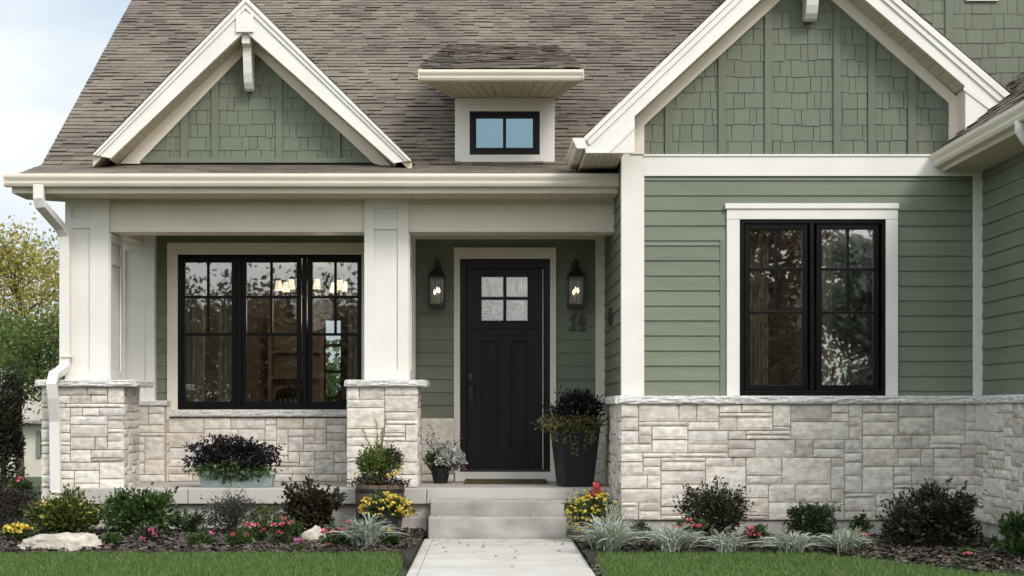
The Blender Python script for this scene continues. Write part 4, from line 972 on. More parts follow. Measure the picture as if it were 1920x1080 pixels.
# ---------------- inside, seen through the glass
plc = bpy.data.lights.new('chandelier_light', 'POINT'); plc.energy = 18; plc.color = (1,.86,.68); plc.shadow_soft_size = .25; plo = bpy.data.objects.new('chandelier_light', plc); col.objects.link(plo); plo.location = (-2.15,21.2,2.5)
Ch = empty('chandelier', (-2.15,21.2,2.66)); tag(Ch, 'chandelier with small lit cream shades seen through the triple window', 'chandelier')
mb = MB().tube([(-2.15,21.2,3.1),(-2.15,21.2,2.81)], .012, 8).lathe([(.0,.0),(.04,.02),(.05,.08),(.02,.16),(.0,.18)], (-2.15,21.2,2.66), 12)
mb.build('stem', M['wood'], Ch)
for i in range(8):
    a = 2*math.pi*i/8+.2; rr_ = .42; cx_, cy_ = -2.15+rr_*math.cos(a), 21.2+rr_*math.sin(a)*.8
    MB().tube([(-2.15,21.2,2.73),(-2.15+(cx_+2.15)*.55,21.2+(cy_-21.2)*.55,2.66),(cx_,cy_,2.69),(cx_,cy_,2.74)], .008, 6).build('arm', M['wood'], Ch)
    MB().lathe([(.05,2.74),(.032,2.86)], (cx_,cy_,0), 16).build('lamp_shade', M['shade'], Ch, smooth=True)
def curtain(x0, x1, Y, z0, z1, label, n=7, amp=.035, mat='curtain'):
    V = []; k = n*8; rn = random.Random(int(x0*100))
    for i in range(k+1):
        s = i/k; x = x0+(x1-x0)*s; y = Y+amp*math.sin(s*n*2*math.pi)+amp*.3*math.sin(s*n*4.7)
        V += [(x,y,z0),(x,y,z1)]
    fs = [(2*i,2*i+2,2*i+3,2*i+1) for i in range(k)]
    mb = MB().add(V, fs).add([(a, b+.006, c) for a, b, c in V], [f[::-1] for f in fs])
    o = mb.build('curtain', M[mat], None, smooth=True); tag(o, label, 'curtain', 'curtains behind the windows')
curtain(X(345,19.9), X(385,19.9), 19.86, .43, 3.0, 'tan pleated curtain at the left edge of the triple window', n=4)
curtain(X(408,19.9), X(448,19.9), 19.9, .43, 3.0, 'tan pleated curtain just left of the first mullion of the triple window', n=4)
curtain(X(652,19.9), X(690,19.9), 19.86, .43, 3.0, 'tan pleated curtain at the right edge of the triple window', n=4)
curtain(X(1402,17.1), X(1442,17.1), 17.16, .55, 3.2, 'tan pleated curtain at the left edge of the double window', n=5)
curtain(X(1535,17.1), X(1562,17.1), 17.16, .55, 3.2, 'tan pleated curtain just right of the mullion of the double window', n=4)
def chair(x, y, rz, sc_, label, z=.42, mat='wood'):
    c = empty('chair'); b = MB
    b().box(-.23,.23,-.22,.22,.43,.48).build('seat', M[mat], c, bevel=.01)
    bk = MB().box(-.22,-.18,.19,.23,.48,1.08).box(.18,.22,.19,.23,.48,1.08).prism([(-.22,1.0),(.22,1.0),(.2,1.1),(0,1.16),(-.2,1.1)], .19,.23)
    for i in range(4): bk.box(-.13+i*.075,-.10+i*.075,.2,.22,.48,1.0)
    bk.build('backrest', M[mat], c, bevel=.004)
    for sx in (-1,1):
        for sy in (-1,1): MB().box(sx*.2-.02,sx*.2+.02,sy*.2-.02,sy*.2+.02,0,.43).build('leg', M[mat], c)
    c.location = (x,y,z); c.rotation_euler = (0,0,rz); tag(c, label, 'chair', 'dark chairs behind the windows'); return c
chair(-2.32, 21.4, 2.6, 1, 'dark wooden dining chair in the middle light of the triple window')
chair(-1.62, 21.7, .4, 1, 'dark wooden dining chair in the right light of the triple window')
t = empty('dining_table', (-2.15,22.4,.42)); tag(t, 'dark dining table beyond the chairs in the triple window', 'table')
MB().box(-2.8,-1.5,21.95,23.2,1.13,1.18).build('tabletop', M['wood'], t, bevel=.006)
for x in (-2.7,-1.6):
    for y in (22.05,23.1): MB().box(x-.035,x+.035,y-.035,y+.035,.42,1.13).build('leg', M['wood'], t)
s_ = empty('hutch', (-2.6,23.3,.42)); tag(s_, 'pale wooden hutch against the brown wall seen in the middle light', 'cabinet')
MB().box(-2.95,-2.2,23.0,23.45,.42,1.35).build('cabinet_base', M['stain'], s_, bevel=.01)
mb = MB().box(-2.95,-2.9,23.15,23.45,1.35,2.5).box(-2.25,-2.2,23.15,23.45,1.35,2.5).box(-2.95,-2.2,23.15,23.45,2.45,2.52).box(-2.9,-2.25,23.42,23.45,1.35,2.45)
for z in (1.7,2.05): mb.box(-2.9,-2.25,23.2,23.42,z,z+.025)
mb.build('shelf_unit', M['stain'], s_)
chair(3.35, 17.75, 2.9, 1, 'dark chair low in the right half of the double window', z=.55)
a = empty('armchair', (3.55,18.5,.55)); tag(a, 'dark upholstered armchair at the bottom right of the double window', 'armchair')
MB().box(3.2,3.95,18.2,18.9,.65,1.0).build('seat', M['roomfloor'], a, bevel=.06); MB().box(3.2,3.95,18.8,19.0,.8,1.75).build('backrest', M['roomfloor'], a, bevel=.08)
MB().box(3.05,3.2,18.2,19,.6,1.25).build('armrest', M['roomfloor'], a, bevel=.05); MB().box(3.95,4.1,18.2,19,.6,1.25).build('armrest', M['roomfloor'], a, bevel=.05)
sc2 = empty('floor_lamp', (2.75,17.9,.55)); tag(sc2, 'dark floor lamp standing behind the left half of the double window', 'lamp')
MB().tube([(2.75,17.9,.57),(2.75,17.9,2.0)], .02, 8).lathe([(.15,.55),(.15,.58),(.03,.6)], (2.75,17.9,0), 16).build('stand', M['iron'], sc2)
MB().lathe([(.17,1.95),(.10,2.2)], (2.75,17.9,0), 20).build('lamp_shade', M['roomfloor'], sc2)
# doormat
dmt = MB(); rn = random.Random(4); pl_ = []
x0, x1 = X(872,19.1), X(1024,19.1)
for i in range(41): pl_.append((x0+(x1-x0)*i/40, 18.72+rn.uniform(-.012,.012)))
pl_ += [(x1,19.36),(x0,19.36)]
dmt.prismz(pl_, ZF+.001, ZF+.03); o = dmt.build('doormat', pm('mossy_mat', [(.035,.03,.018),(.12,.10,.04)], scale=30, rough=1, bump=1, bscale=120), None)
tag(o, 'worn brown doormat on the porch floor before the black front door', 'doormat')
# ------------------------------------------------------------------ vegetation
def leaf_quads(P, D, size, r, aspect=.5, fold=.25, flat=0.0):
    """P (n,3) leaf positions, D (n,3) growth directions; returns (n,4,3) rhombic leaves"""
    n = len(P); D = D/np.maximum(1e-6, np.linalg.norm(D, axis=1, keepdims=True)); rv = r.normal(size=(n,3)); rv[:,2] += flat*3
    S = np.cross(D, rv); S /= np.maximum(1e-6, np.linalg.norm(S, axis=1, keepdims=True)); Nn = np.cross(S, D)
    sz = (size*r.uniform(.6,1.3,n))[:,None]; V = np.zeros((n,4,3), np.float32)
    V[:,0] = P; V[:,1] = P+D*sz*.5+S*sz*aspect*.5+Nn*sz*fold*.3; V[:,2] = P+D*sz; V[:,3] = P+D*sz*.5-S*sz*aspect*.5+Nn*sz*fold*.3
    return V

def clumps(c, rad, k, seed, shell=.6, low=.25):
    """clump centres inside an ellipsoid, pushed to its outside"""
    r = np.random.default_rng(seed); out = []
    while len(out) < k:
        v = r.normal(size=3); v /= np.linalg.norm(v); v *= r.uniform(shell, 1.0)
        if v[2] < -low and r.random() < .8: continue
        out.append([c[0]+v[0]*rad[0], c[1]+v[1]*rad[1], c[2]+v[2]*rad[2]])
    return np.array(out)

def foliage(c, rad, n, size, seed, k=40, csize=.28, aspect=.5, up=.35, shell=.55, low=.3):
    r = np.random.default_rng(seed); C = clumps(c, rad, k, seed+1, shell, low); idx = r.integers(0, k, n); cr = np.array(rad)*csize
    off = r.normal(size=(n,3))*.55; sc_ = r.uniform(.7,1.3,k)[idx][:,None]; P = C[idx]+off*cr*sc_
    m = r.random(n) < .28; w_ = r.normal(size=(n,3)); w_ /= np.linalg.norm(w_,axis=1,keepdims=True); w_ *= (r.random(n)**.4)[:,None]*.8; P[m] = (np.array(c)+w_*np.array(rad))[m]
    D = (P-np.array(c))/np.array(rad)+r.normal(size=(n,3))*.6; D[:,2] += up
    P[:,2] = np.maximum(P[:,2], .03) if False else P[:,2]
    return leaf_quads(P, D, size, r, aspect), C

def stems(base, C, r0=.008, r1=.003, seed=0, n=5, bend=.15):
    rn = random.Random(seed); mb = MB()
    for p in C:
        b = Vector(base)+Vector((rn.uniform(-.05,.05),rn.uniform(-.04,.04),0)); p = Vector(p); m = b.lerp(p,.5)+Vector((rn.uniform(-1,1),rn.uniform(-1,1),rn.uniform(-.3,.6)))*bend*(p-b).length*.5
        mb.tube([b, m, p], [r0, (r0+r1)/2, r1], 4, cap=False)
    return mb

def blossom_mesh(name, mat, size, seed, petals=14, spread=.6):
    r = np.random.default_rng(seed); n = petals; v = r.normal(size=(n,3)); v[:,2] = np.abs(v[:,2])*.8; v /= np.linalg.norm(v,axis=1,keepdims=True)
    P = v*size*spread*.5; V = leaf_quads(P, v+r.normal(size=(n,3))*.3, size*.55, r, aspect=.9, flat=.6)
    me = bpy.data.meshes.new(name); me.from_pydata(V.reshape(-1,3).tolist(), [], [(4*i,4*i+1,4*i+2,4*i+3) for i in range(n)]); me.materials.append(mat); return me
BM = {}
def add_blossoms(parent, pts, kind, size, seed=0, petals=14, name='blossom'):
    rn = random.Random(seed); key = (kind, size, petals)
    if key not in BM: BM[key] = [blossom_mesh(name, PET[kind], size, 7+i, petals) for i in range(3)]
    for p in pts:
        o = bpy.data.objects.new(name, rn.choice(BM[key])); col.objects.link(o); o.parent = parent; o.location = Vector(p)-Vector(parent.location)
        o.rotation_euler = (rn.uniform(-.5,.5), rn.uniform(-.5,.5), rn.uniform(0,6.28)); s_ = rn.uniform(.75,1.25); o.scale = (s_,)*3

def shrub(name, label, cat, box, Y, lm, n, size, seed, group=None, base=None, depth=None, k=45, csize=.26, aspect=.5, shell=.55, extra=None, zbase=.04, low=.3, nst=None, sprigs=14):
    """box: px0, px1, py_top, py_bottom in the photograph's frame, at distance Y"""
    a, b, c, d = box; x0, x1, z1 = X(a,Y), X(b,Y), Z(c,Y); z0 = Z(d,Y) if base is None else base
    cx, rx = (x0+x1)/2, (x1-x0)/2; cz, rz = (z0+z1)/2, (z1-z0)/2; ry = depth or rx*.8
    s = empty(name, (cx, Y, zbase)); V, C = foliage((cx,Y,cz), (rx*.84,ry*.84,rz*.84), n, size, seed, max(8,int(k*.6)), csize*1.1, aspect, shell=shell, low=low)
    rs = np.random.default_rng(seed+9); sp = []; pts = []
    for i in range(sprigs):
        v = rs.normal(size=3); v[1] *= .6; v[2] = abs(v[2])*.8+.15; v /= np.linalg.norm(v); L0 = rs.uniform(1.0,1.28)
        for q in range(22): t = rs.uniform(.6,1)*L0; sp.append([cx+v[0]*rx*t+rs.normal(0,.013), Y+v[1]*ry*t+rs.normal(0,.013), cz+v[2]*rz*t+rs.normal(0,.011)]); pts.append(v+rs.normal(size=3)*.5)
    if sp: V = np.concatenate([V.reshape(-1,4,3), leaf_quads(np.array(sp), np.array(pts), size*.85, rs, aspect)])
    V = V.reshape(-1,4,3); V = V[V[:,:,2].min(axis=1) > zbase-.01]
    if extra is not None: V = np.concatenate([V, extra])
    npmesh('foliage', V, 4, lm, s); stems((cx,Y,zbase), C[:nst or 40], r0=.007, seed=seed).build('stem', M['twig'], s)
    tag(s, label, cat, group); return s, C, (cx, Y, cz, rx, ry, rz)

def surf_pts(g, n, seed, zmin=-.2, front=True, f=.95):
    cx, Y, cz, rx, ry, rz = g; rn = random.Random(seed); out = []
    while len(out) < n:
        v = Vector((rn.gauss(0,1), rn.gauss(0,1), rn.gauss(0,1))).normalized()
        if v.z < zmin or (front and v.y > .35): continue
        q = f*rn.uniform(.85,1.08); out.append((cx+v.x*rx*q, Y+v.y*ry*q, cz+v.z*rz*q))
    return out

# --- shrubs in the left bed
GS = 'shrubs in the flower beds'
s, C, g = shrub('shrub', 'yellow-tipped green shrub behind the big boulder, leftmost in the bed', 'shrub', (55,192,926,1025), 16.9, LM['yellowgreen'], 5200, .046, 201, GS)
add_blossoms(s, surf_pts(g, 34, 3, .15), 'yellow', .03, 1, 8, 'yellow_tip')
shrub('shrub', 'bright green leafy shrub in front of the left end of the coping', 'shrub', (182,348,918,1025), 17.0, LM['green'], 5200, .048, 202, GS)
shrub('shrub', 'fine grey-brown twiggy shrub left of the dark red-leaved shrub', 'shrub', (370,490,924,1015), 17.1, LM['greyp'], 3600, .026, 203, GS, shell=.4)
shrub('shrub', 'small dark green shrub between the bright green and grey-brown shrubs', 'shrub', (336,394,955,1015), 16.9, LM['deep'], 1100, .028, 204, GS, k=15)
shrub('shrub', 'dark bronze-leaved shrub with reddish tips under the coping', 'shrub', (524,640,906,1015), 17.1, LM['bronze'], 2700, .05, 205, GS, aspect=.6)
shrub('shrub', 'small olive shrub beside the grey-brown shrub, low against the foundation', 'shrub', (460,530,945,1010), 17.2, LM['yellowgreen'], 1200, .026, 206, GS, k=18)
# --- shrubs in the right bed
s, C, g = shrub('shrub', 'open dark shrub with loose upright twigs left of the round box shrub', 'shrub', (1262,1412,908,1025), 15.95, LM['blackgreen'], 4200, .04, 211, GS, shell=.35)
rn = random.Random(5); mb = MB(); tw = []
r_ = np.random.default_rng(77)
for i in range(9):
    bx = Vector((g[0]+rn.uniform(-.2,.15), g[1], g[2]+.1)); tp = Vector((X(rn.uniform(1285,1385),15.95), g[1]+rn.uniform(-.1,.1), Z(rn.uniform(893,925),15.95))); mid = bx.lerp(tp,.5)+Vector((rn.uniform(-.05,.05),0,0)); mb.tube([bx,mid,tp],[.005,.004,.002],4,cap=False)
    for q in range(16): t = rn.uniform(.3,1.05); tw.append(tuple(bx.lerp(tp,t)+Vector((rn.gauss(0,.016),rn.gauss(0,.016),rn.gauss(0,.012)))))
mb.build('twig', M['twig'], s); npmesh('twig_leaves', leaf_quads(np.array(tw), r_.normal(size=(len(tw),3))+[0,0,.4], .03, r_), 4, LM['bronze'], s)
shrub('shrub', 'neat round dark green box shrub in the middle of the right bed', 'shrub', (1468,1586,942,1028), 15.9, LM['deep'], 4600, .03, 212, GS, k=70, csize=.2)
shrub('shrub', 'largest shrub, near black leaves, in front of the stone base by the inner corner', 'shrub', (1690,1834,908,1050), 15.3, LM['blackgreen'], 4600, .05, 213, GS, k=70, csize=.22)
shrub('shrub', 'dark green shrub joined to the left of the large near black shrub', 'shrub', (1646,1740,932,1045), 15.35, LM['blackgreen'], 2600, .038, 214, GS, shell=.4)
s, C, g = shrub('shrub', 'broad-leaved green shrub with reddish lower leaves at the right edge', 'shrub', (1862,1975,968,1090), 14.4, LM['green'], 900, .075, 215, GS, k=22, aspect=.42, shell=.3)
# --- dark shrubs and trees at the far left
shrub('evergreen_shrub', 'tall dark twiggy evergreen at the far left edge by the stone pier', 'shrub', (-110,72,650,985), 19.4, LM['blackgreen'], 15000, .05, 221, k=90, csize=.16, shell=.15, zbase=.0, nst=40)
shrub('shrub', 'dark plum-leaved shrub low at the left edge behind the yellow flowers', 'shrub', (-60,75,905,1010), 17.4, LM['darkpurple'], 2600, .036, 222, GS)
s, C, g = shrub('flowering_plant', 'green leafy plant with one pink bloom beside the dark evergreen', 'plant', (12,58,895,955), 18.3, LM['green'], 600, .045, 223, 'flowering plants in the flower beds', k=16)
add_blossoms(s, [(X(44,18.1), 18.0, Z(899,18.1))], 'pink', .055, 2)

# --- flowering plants
GF = 'flowering plants in the flower beds'
s, C, g = shrub('flowering_plant', 'bright yellow flowers left of the big boulder', 'plant', (6,68,985,1022), 15.9, LM['green'], 800, .036, 231, GF, k=18)
add_blossoms(s, surf_pts(g, 16, 5, .2), 'yellow', .05, 3, 12)
def geranium(box, Y, label, nb, seed, kind='pink', lm='green', n=420, pts=None):
    s, C, g = shrub('flowering_plant', label, 'plant', box, Y, LM[lm], n, .034, seed, GF, k=14, aspect=.75, shell=.3)
    add_blossoms(s, [(X(p,Y-.1),Y-.12,Z(q,Y-.1)) for p, q in pts] if pts else surf_pts(g, nb, seed, .3), kind, .045, seed)
    mb = MB()
    for p, q in (pts or []): mb.tube([(g[0],Y,.05),(X(p,Y-.1),Y-.11,Z(q,Y-.1)-.01)], .0025, 4, cap=False)
    if pts: mb.build('flower_stalk', M['twig'], s)
    return s
geranium((190,228,1003,1030), 15.5, 'low plant with one pink bloom at the right end of the big boulder', 1, 241, pts=[(206,1026)])
geranium((262,302,992,1022), 15.9, 'pink blooms and pale leaves in front of the bright green shrub', 3, 242, pts=[(283,996),(290,1003),(268,1012)], lm='greyp')
geranium((350,402,1000,1036), 15.6, 'plant with one pink bloom between the bright green and grey-brown shrubs', 1, 243, pts=[(395,1001)])
geranium((425,470,998,1038), 15.45, 'sparse green plant with one small coral bloom near the lawn', 1, 244, pts=[(438,1004)], n=300, kind='red')
geranium((458,508,980,1018), 15.9, 'green plant with four pink blooms left of the tall pink geranium', 4, 245, pts=[(466,984),(483,987),(494,995),(462,1004)])
geranium((508,562,972,1035), 15.7, 'tallest pink geranium, six blooms, left of the small boulder', 6, 246, pts=[(515,985),(534,976),(546,981),(531,986),(560,1014),(525,1001)], n=560)
geranium((604,660,990,1040), 15.5, 'pink blooms in front of the silver grass, right of the small boulder', 5, 247, pts=[(609,998),(626,996),(638,996),(615,1023),(641,1032),(655,980)], n=460)
geranium((545,580,1030,1048), 15.2, 'tiny plant with one magenta bloom at the lawn edge', 1, 248, pts=[(560,1014)], kind='magenta', n=120)
geranium((718,745,1003,1030), 15.6, 'small plant with yellow blooms beside the silver grass', 2, 249, pts=[(723,994),(735,997)], kind='yellow', n=240)
geranium((1268,1325,975,1010), 15.55, 'pink blooms between the silver grasses under the open dark shrub', 6, 251, pts=[(1275,990),(1283,986),(1291,977),(1302,986),(1312,988),(1260,992)])
geranium((1395,1440,990,1020), 15.5, 'red roses between the third and fourth silver grasses', 4, 252, pts=[(1408,993),(1420,1004),(1403,1003),(1368,1013)], kind='pink')
geranium((1478,1500,1005,1030), 15.3, 'pink bud low beside the round box shrub', 1, 253, pts=[(1484,1006),(1455,1016)], n=90)
geranium((1600,1628,968,1018), 15.2, 'upright plant with two red buds behind the rightmost silver grass', 2, 254, pts=[(1605,1004),(1621,1006),(1612,1000)], kind='red', lm='deep', n=260)
geranium((1800,1822,1030,1055), 13.9, 'single pink bloom low in the mulch in front of the large near black shrub', 1, 255, pts=[(1811,1040)], n=50)
geranium((1185,1215,985,1010), 15.9, 'small grey-leaved plant between the first and second silver grasses', 0, 256, pts=None, lm='greyp', n=160)

# --- ornamental grasses
def grass_clump(box, Y, label, lm, n, seed, group, ww=.008, droop=.9):
    n = int(n*.9)
    a, b, c, d = box; x0, x1 = X(a,Y), X(b,Y); cx = (x0+x1)/2; hw = (x1-x0)/2; ht = Z(c,Y)-.04; r = np.random.default_rng(seed)
    s = empty('ornamental_grass', (cx,Y,.04)); V = []
    for i in range(n):
        an = r.uniform(0,2*np.pi); rad = hw*r.uniform(.4,1.65); h = ht*r.uniform(.7,1.2)*(1-.30*(rad/hw-.5)**2); b0 = np.array([cx+r.normal(0,.04),Y+r.normal(0,.04),.04]); dx, dy = np.cos(an), np.sin(an)*.8
        pts = []; wv = ww*r.uniform(.7,1.2)
        for t in (0,.3,.6,.85,1.0):
            pts.append(b0+np.array([dx*rad*t**1.4, dy*rad*t**1.4, h*(1.55*t-1.0*droop*t*t*t*(.5+rad/hw*.35))*1.0]))
        side = np.array([-dy,dx,0])+r.normal(0,.4,3); side /= np.linalg.norm(side)
        for q in range(4):
            w0, w1 = wv*(1-.2*q), wv*(1-.2*(q+1))*(1 if q < 3 else .2); V.append([pts[q]-side*w0, pts[q]+side*w0, pts[q+1]+side*w1, pts[q+1]-side*w1])
    # weld each blade into one island so a blade keeps one colour
    V = np.array(V).reshape(n,4,4,3); vv = []; ff = []
    for i in range(n):
        b = len(vv); vv += [V[i,0,0],V[i,0,1]]
        for q in range(4): vv += [V[i,q,2],V[i,q,3]]; k0 = b if q == 0 else b+2*q; ff.append((b,b+1,b+2,b+3) if q == 0 else (b+2*q+1,b+2*q,b+2*q+2,b+2*q+3))
    npmesh_idx('blades', np.array(vv), ff, lm, s); tag(s, label, 'ornamental grass', group); return s
GG = 'silver striped grasses along the lawn'
grass_clump((1078,1205,972,1042), 15.15, 'silver striped grass nearest the path, right of the steps', LM['variegated'], 300, 301, GG)
grass_clump((1205,1312,985,1045), 15.1, 'silver striped grass second from the path, below the stone corner', LM['variegated'], 260, 302, GG)
grass_clump((1318,1402,998,1045), 15.05, 'small silver striped grass below the open dark shrub', LM['variegated'], 200, 303, GG)
grass_clump((1428,1535,998,1047), 15.0, 'silver striped grass in front of the round box shrub', LM['variegated'], 260, 304, GG)
grass_clump((1545,1632,990,1050), 14.95, 'rightmost silver striped grass, left of the near black shrub', LM['variegated'], 230, 305, GG)
grass_clump((630,738,968,1042), 15.45, 'silver grass in the left bed below the yellow potted flowers', LM['silver'], 260, 306, 'silver grass in the left bed')
grass_clump((1115,1180,945,985), 15.9, 'small silvery plume behind the grass nearest the path', LM['silver'], 90, 307, GG)

# --- boulders
def boulder(box, Y, seed, label, ry=None, flat=.62):
    a, b, c, d = box; x0, x1, z1 = X(a,Y), X(b,Y), Z(c,Y); bm = bmesh.new(); bmesh.ops.create_icosphere(bm, subdivisions=5, radius=1)
    cx, rx = (x0+x1)/2, (x1-x0)/2; zc_ = .02; rz_ = z1-zc_; ry = ry or rx*.55
    for v in bm.verts:
        p = v.co.copy(); q = Vector((math.copysign(abs(p.x)**.75,p.x), math.copysign(abs(p.y)**.8,p.y), math.copysign(abs(p.z)**.6,p.z)))
        k = 1 + noise.noise(p*1.3+Vector((seed,0,0)))*.20 + noise.noise(p*3.2+Vector((seed,3,0)))*.09 + noise.noise(p*9+Vector((0,seed,0)))*.035+noise.noise(p*22)*.014
        tilt = 1 - .28*max(0,-p.x)
        v.co = (cx+q.x*rx*k*.97, Y+q.y*ry*k, zc_+q.z*rz_*(1.0+noise.noise(p*4)*.12)*k*tilt)
    me = bpy.data.meshes.new('boulder'); bm.to_mesh(me); bm.free()
    for p in me.polygons: p.use_smooth = True
    o = link('boulder', me, M['boulder'], None); tag(o, label, 'boulder', 'boulders in the left bed')
boulder((22,190,998,1046), 15.35, 2.3, 'large pale flat boulder at the left end of the bed')
boulder((560,612,990,1030), 15.95, 5.1, 'small pale boulder between the pink geraniums, below the bronze shrub')

# --- containers
def container_soil(c, r_, z, parent): MB().lathe([(0.0,z),(r_,z)], c, 20).build('soil', M['soil'], parent)
# window-box trough
Yt = 17.95; tr = empty('trough_planter', (X(445,Yt), Yt, ZF)); zt_ = Z(884,Yt); x0, x1 = X(374,Yt), X(516,Yt); zb_ = ZF+.003
mb = MB(); k = .03
def tapbox(mb, x0, x1, y0, y1, z0, z1, k):
    vs = [(x0+k,y0+k,z0),(x1-k,y0+k,z0),(x1-k,y1-k,z0),(x0+k,y1-k,z0),(x0,y0,z1),(x1,y0,z1),(x1,y1,z1),(x0,y1,z1)]
    return mb.add(vs, [(0,3,2,1),(4,5,6,7),(0,1,5,4),(1,2,6,5),(2,3,7,6),(3,0,4,7)])
tapbox(mb, x0, x1, Yt-.12, Yt+.12, zb_, zt_, k); mb.build('trough', M['trough'], tr, bevel=.006)
ring3 = MB().box(x0-.008, x1+.008, Yt-.13, Yt-.115, zt_-.03, zt_+.004).box(x0-.008, x1+.008, Yt+.115, Yt+.13, zt_-.03, zt_+.004).box(x0-.008, x0+.006, Yt-.115, Yt+.115, zt_-.03, zt_+.004).box(x1-.006, x1+.008, Yt-.115, Yt+.115, zt_-.03, zt_+.004)
ring3.build('rim', M['trough'], tr, bevel=.003)
tag(tr, 'sage blue trough on the porch edge under the triple window', 'planter')
V, C = foliage((X(438,Yt), Yt, Z(862,Yt)), (.50,.2,.235), 5600, .036, 401, k=70, csize=.24, aspect=.75, shell=.35)
V2, C2 = foliage((X(440,Yt-.12), Yt-.1, Z(884,Yt-.12)), (.50,.12,.09), 1500, .034, 402, k=26, csize=.3, aspect=.8, shell=.2)
pt = empty('trough_plants', (X(438,Yt), Yt, zt_)); npmesh('dark_foliage', V, 4, LM['purple'], pt); npmesh('green_foliage', V2, 4, LM['green'], pt); tag(pt, 'near black foliage plants with green trailing leaves filling the blue trough', 'plant')
# half barrel
Yb = 17.3; bc = (X(712,Yb), Yb, 0); ba = empty('barrel_planter', (bc[0], Yb, .04)); zr_ = Z(908,Yb); rr_ = .245
prof = [(rr_*.80,.03),(rr_*.9,.12),(rr_*.99,.32),(rr_*1.0,zr_-.1),(rr_*.97,zr_),(rr_*.88,zr_),(rr_*.88,zr_-.05)]
MB().lathe([(0,.03)]+prof, bc, 28).build('barrel', M['barrel'], ba)
for z in (zr_-.06, .22): MB().lathe([(rr_*.985+.004,z-.02),(rr_*1.0+.006,z-.018),(rr_*1.0+.006,z+.018),(rr_*.985+.004,z+.02)], bc, 28).build('hoop', M['iron'], ba)
container_soil(bc, rr_*.89, zr_-.04, ba)
tag(ba, 'weathered half barrel planter standing in front of the middle stone pier', 'planter')
bp = empty('barrel_plants', (bc[0], Yb, zr_)); tag(bp, 'mixed green, purple and yellow plants growing in the half barrel', 'plant')
V, C = foliage((X(706,Yb), Yb, Z(872,Yb)), (.20,.16,.20), 2100, .038, 411, k=40, csize=.3, shell=.3); npmesh('foliage', V, 4, LM['softgreen'], bp)
V, C = foliage((X(728,Yb), Yb+.03, Z(868,Yb)), (.16,.12,.17), 900, .04, 412, k=26, csize=.3, shell=.3, aspect=.3); npmesh('dark_foliage', V, 4, LM['darkpurple'], bp)
V, C = foliage((X(712,Yb), Yb, Z(905,Yb)), (.30,.22,.075), 1300, .03, 413, k=34, csize=.3, shell=.5); npmesh('trailing_foliage', V, 4, LM['bronze'], bp)
mb = MB(); tw = []
for px, py in ((679,805),(705,785),(723,783),(718,800)):
    b = Vector((X(708,Yb),Yb+.02,Z(880,Yb))); t_ = Vector((X(px,Yb),Yb+.02,Z(py,Yb))); mb.tube([b, b.lerp(t_,.5)+Vector((.01,0,.02)), t_], [.005,.004,.002], 5, cap=False)
    for i in range(46): q = .35+.65*i/46; tw.append(tuple(b.lerp(t_, q)+Vector((rn.gauss(0,.010),rn.gauss(0,.010),0))))
mb.build('flower_stalk', M['twig'], bp); npmesh('flower_spikes', leaf_quads(np.array(tw), r_.normal(size=(len(tw),3))+[0,0,1.0], .026, r_), 4, leafmat('spike_yellow', [(.35,.33,.05),(.22,.27,.05),(.5,.4,.08)]), bp)
add_blossoms(bp, [(X(a,Yb-.2),Yb-.2,Z(b,Yb-.2)) for a, b in ((726,893),(735,891),(742,888),(747,891),(752,886),(757,899),(668,888),(730,896),(664,893),(749,883))], 'yellow', .03, 5, 10)
# black pot of yellow flowers in front of it
def round_pot(px, py0, Y, r0, r1, h, label, z=.03, mat='pot'):
    c = (X(px,Y), Y, z); p = empty('flower_pot', c); MB().lathe([(0,0),(r0,0),(r1,h-.03),(r1+.01,h-.03),(r1+.012,h),(r1-.006,h),(r1-.01,h-.03)], c, 28).build('pot', M[mat], p, smooth=False); container_soil(c, r1-.006, h-.03, p); tag(p, label, 'plant pot', 'black flower pots'); return c
Yv = 16.75; c = round_pot(724, 0, Yv, .10, .135, .33, 'black pot of yellow flowers in front of the half barrel')
yf = empty('potted_flowers', (c[0], Yv, .36)); tag(yf, 'round bush of yellow flowers in the black pot before the half barrel', 'plant')
V, C = foliage((X(724,Yv),Yv,Z(955,Yv)), (.26,.22,.14), 1900, .032, 421, k=40, csize=.26, shell=.4); npmesh('foliage', V, 4, LM['green'], yf)
add_blossoms(yf, surf_pts((X(722,Yv),Yv,Z(958,Yv),.27,.24,.17), 70, 9, -.3), 'yellow', .04, 6, 12)
# yellow and red flowers right of the steps
Yr = 16.45; c = round_pot(1112, 0, Yr, .12, .16, .24, 'black pot of yellow and red flowers at the right side of the steps')
yf = empty('potted_flowers', (c[0], Yr, .3)); tag(yf, 'tall yellow flowers with a red spike in the pot right of the steps', 'plant')
V, C = foliage((X(1112,Yr),Yr,Z(966,Yr)), (.245,.2,.235), 2500, .034, 431, k=48, csize=.24, shell=.35); npmesh('foliage', V, 4, LM['green'], yf)
add_blossoms(yf, surf_pts((X(1110,Yr),Yr,Z(964,Yr),.25,.22,.235), 95, 12, -.7), 'yellow', .034, 8, 12)
mb = MB(); tw = []
for i in range(150): t = rn.random(); tw.append((X(1118,Yr)+rn.gauss(0,.03*(1.1-t)), Yr-.02+rn.gauss(0,.02), Z(932,Yr)+t*.13))
npmesh('red_spike', leaf_quads(np.array(tw), r_.normal(size=(150,3))+[0,0,1.2], .03, r_, aspect=.7), 4, PET['red'], yf)
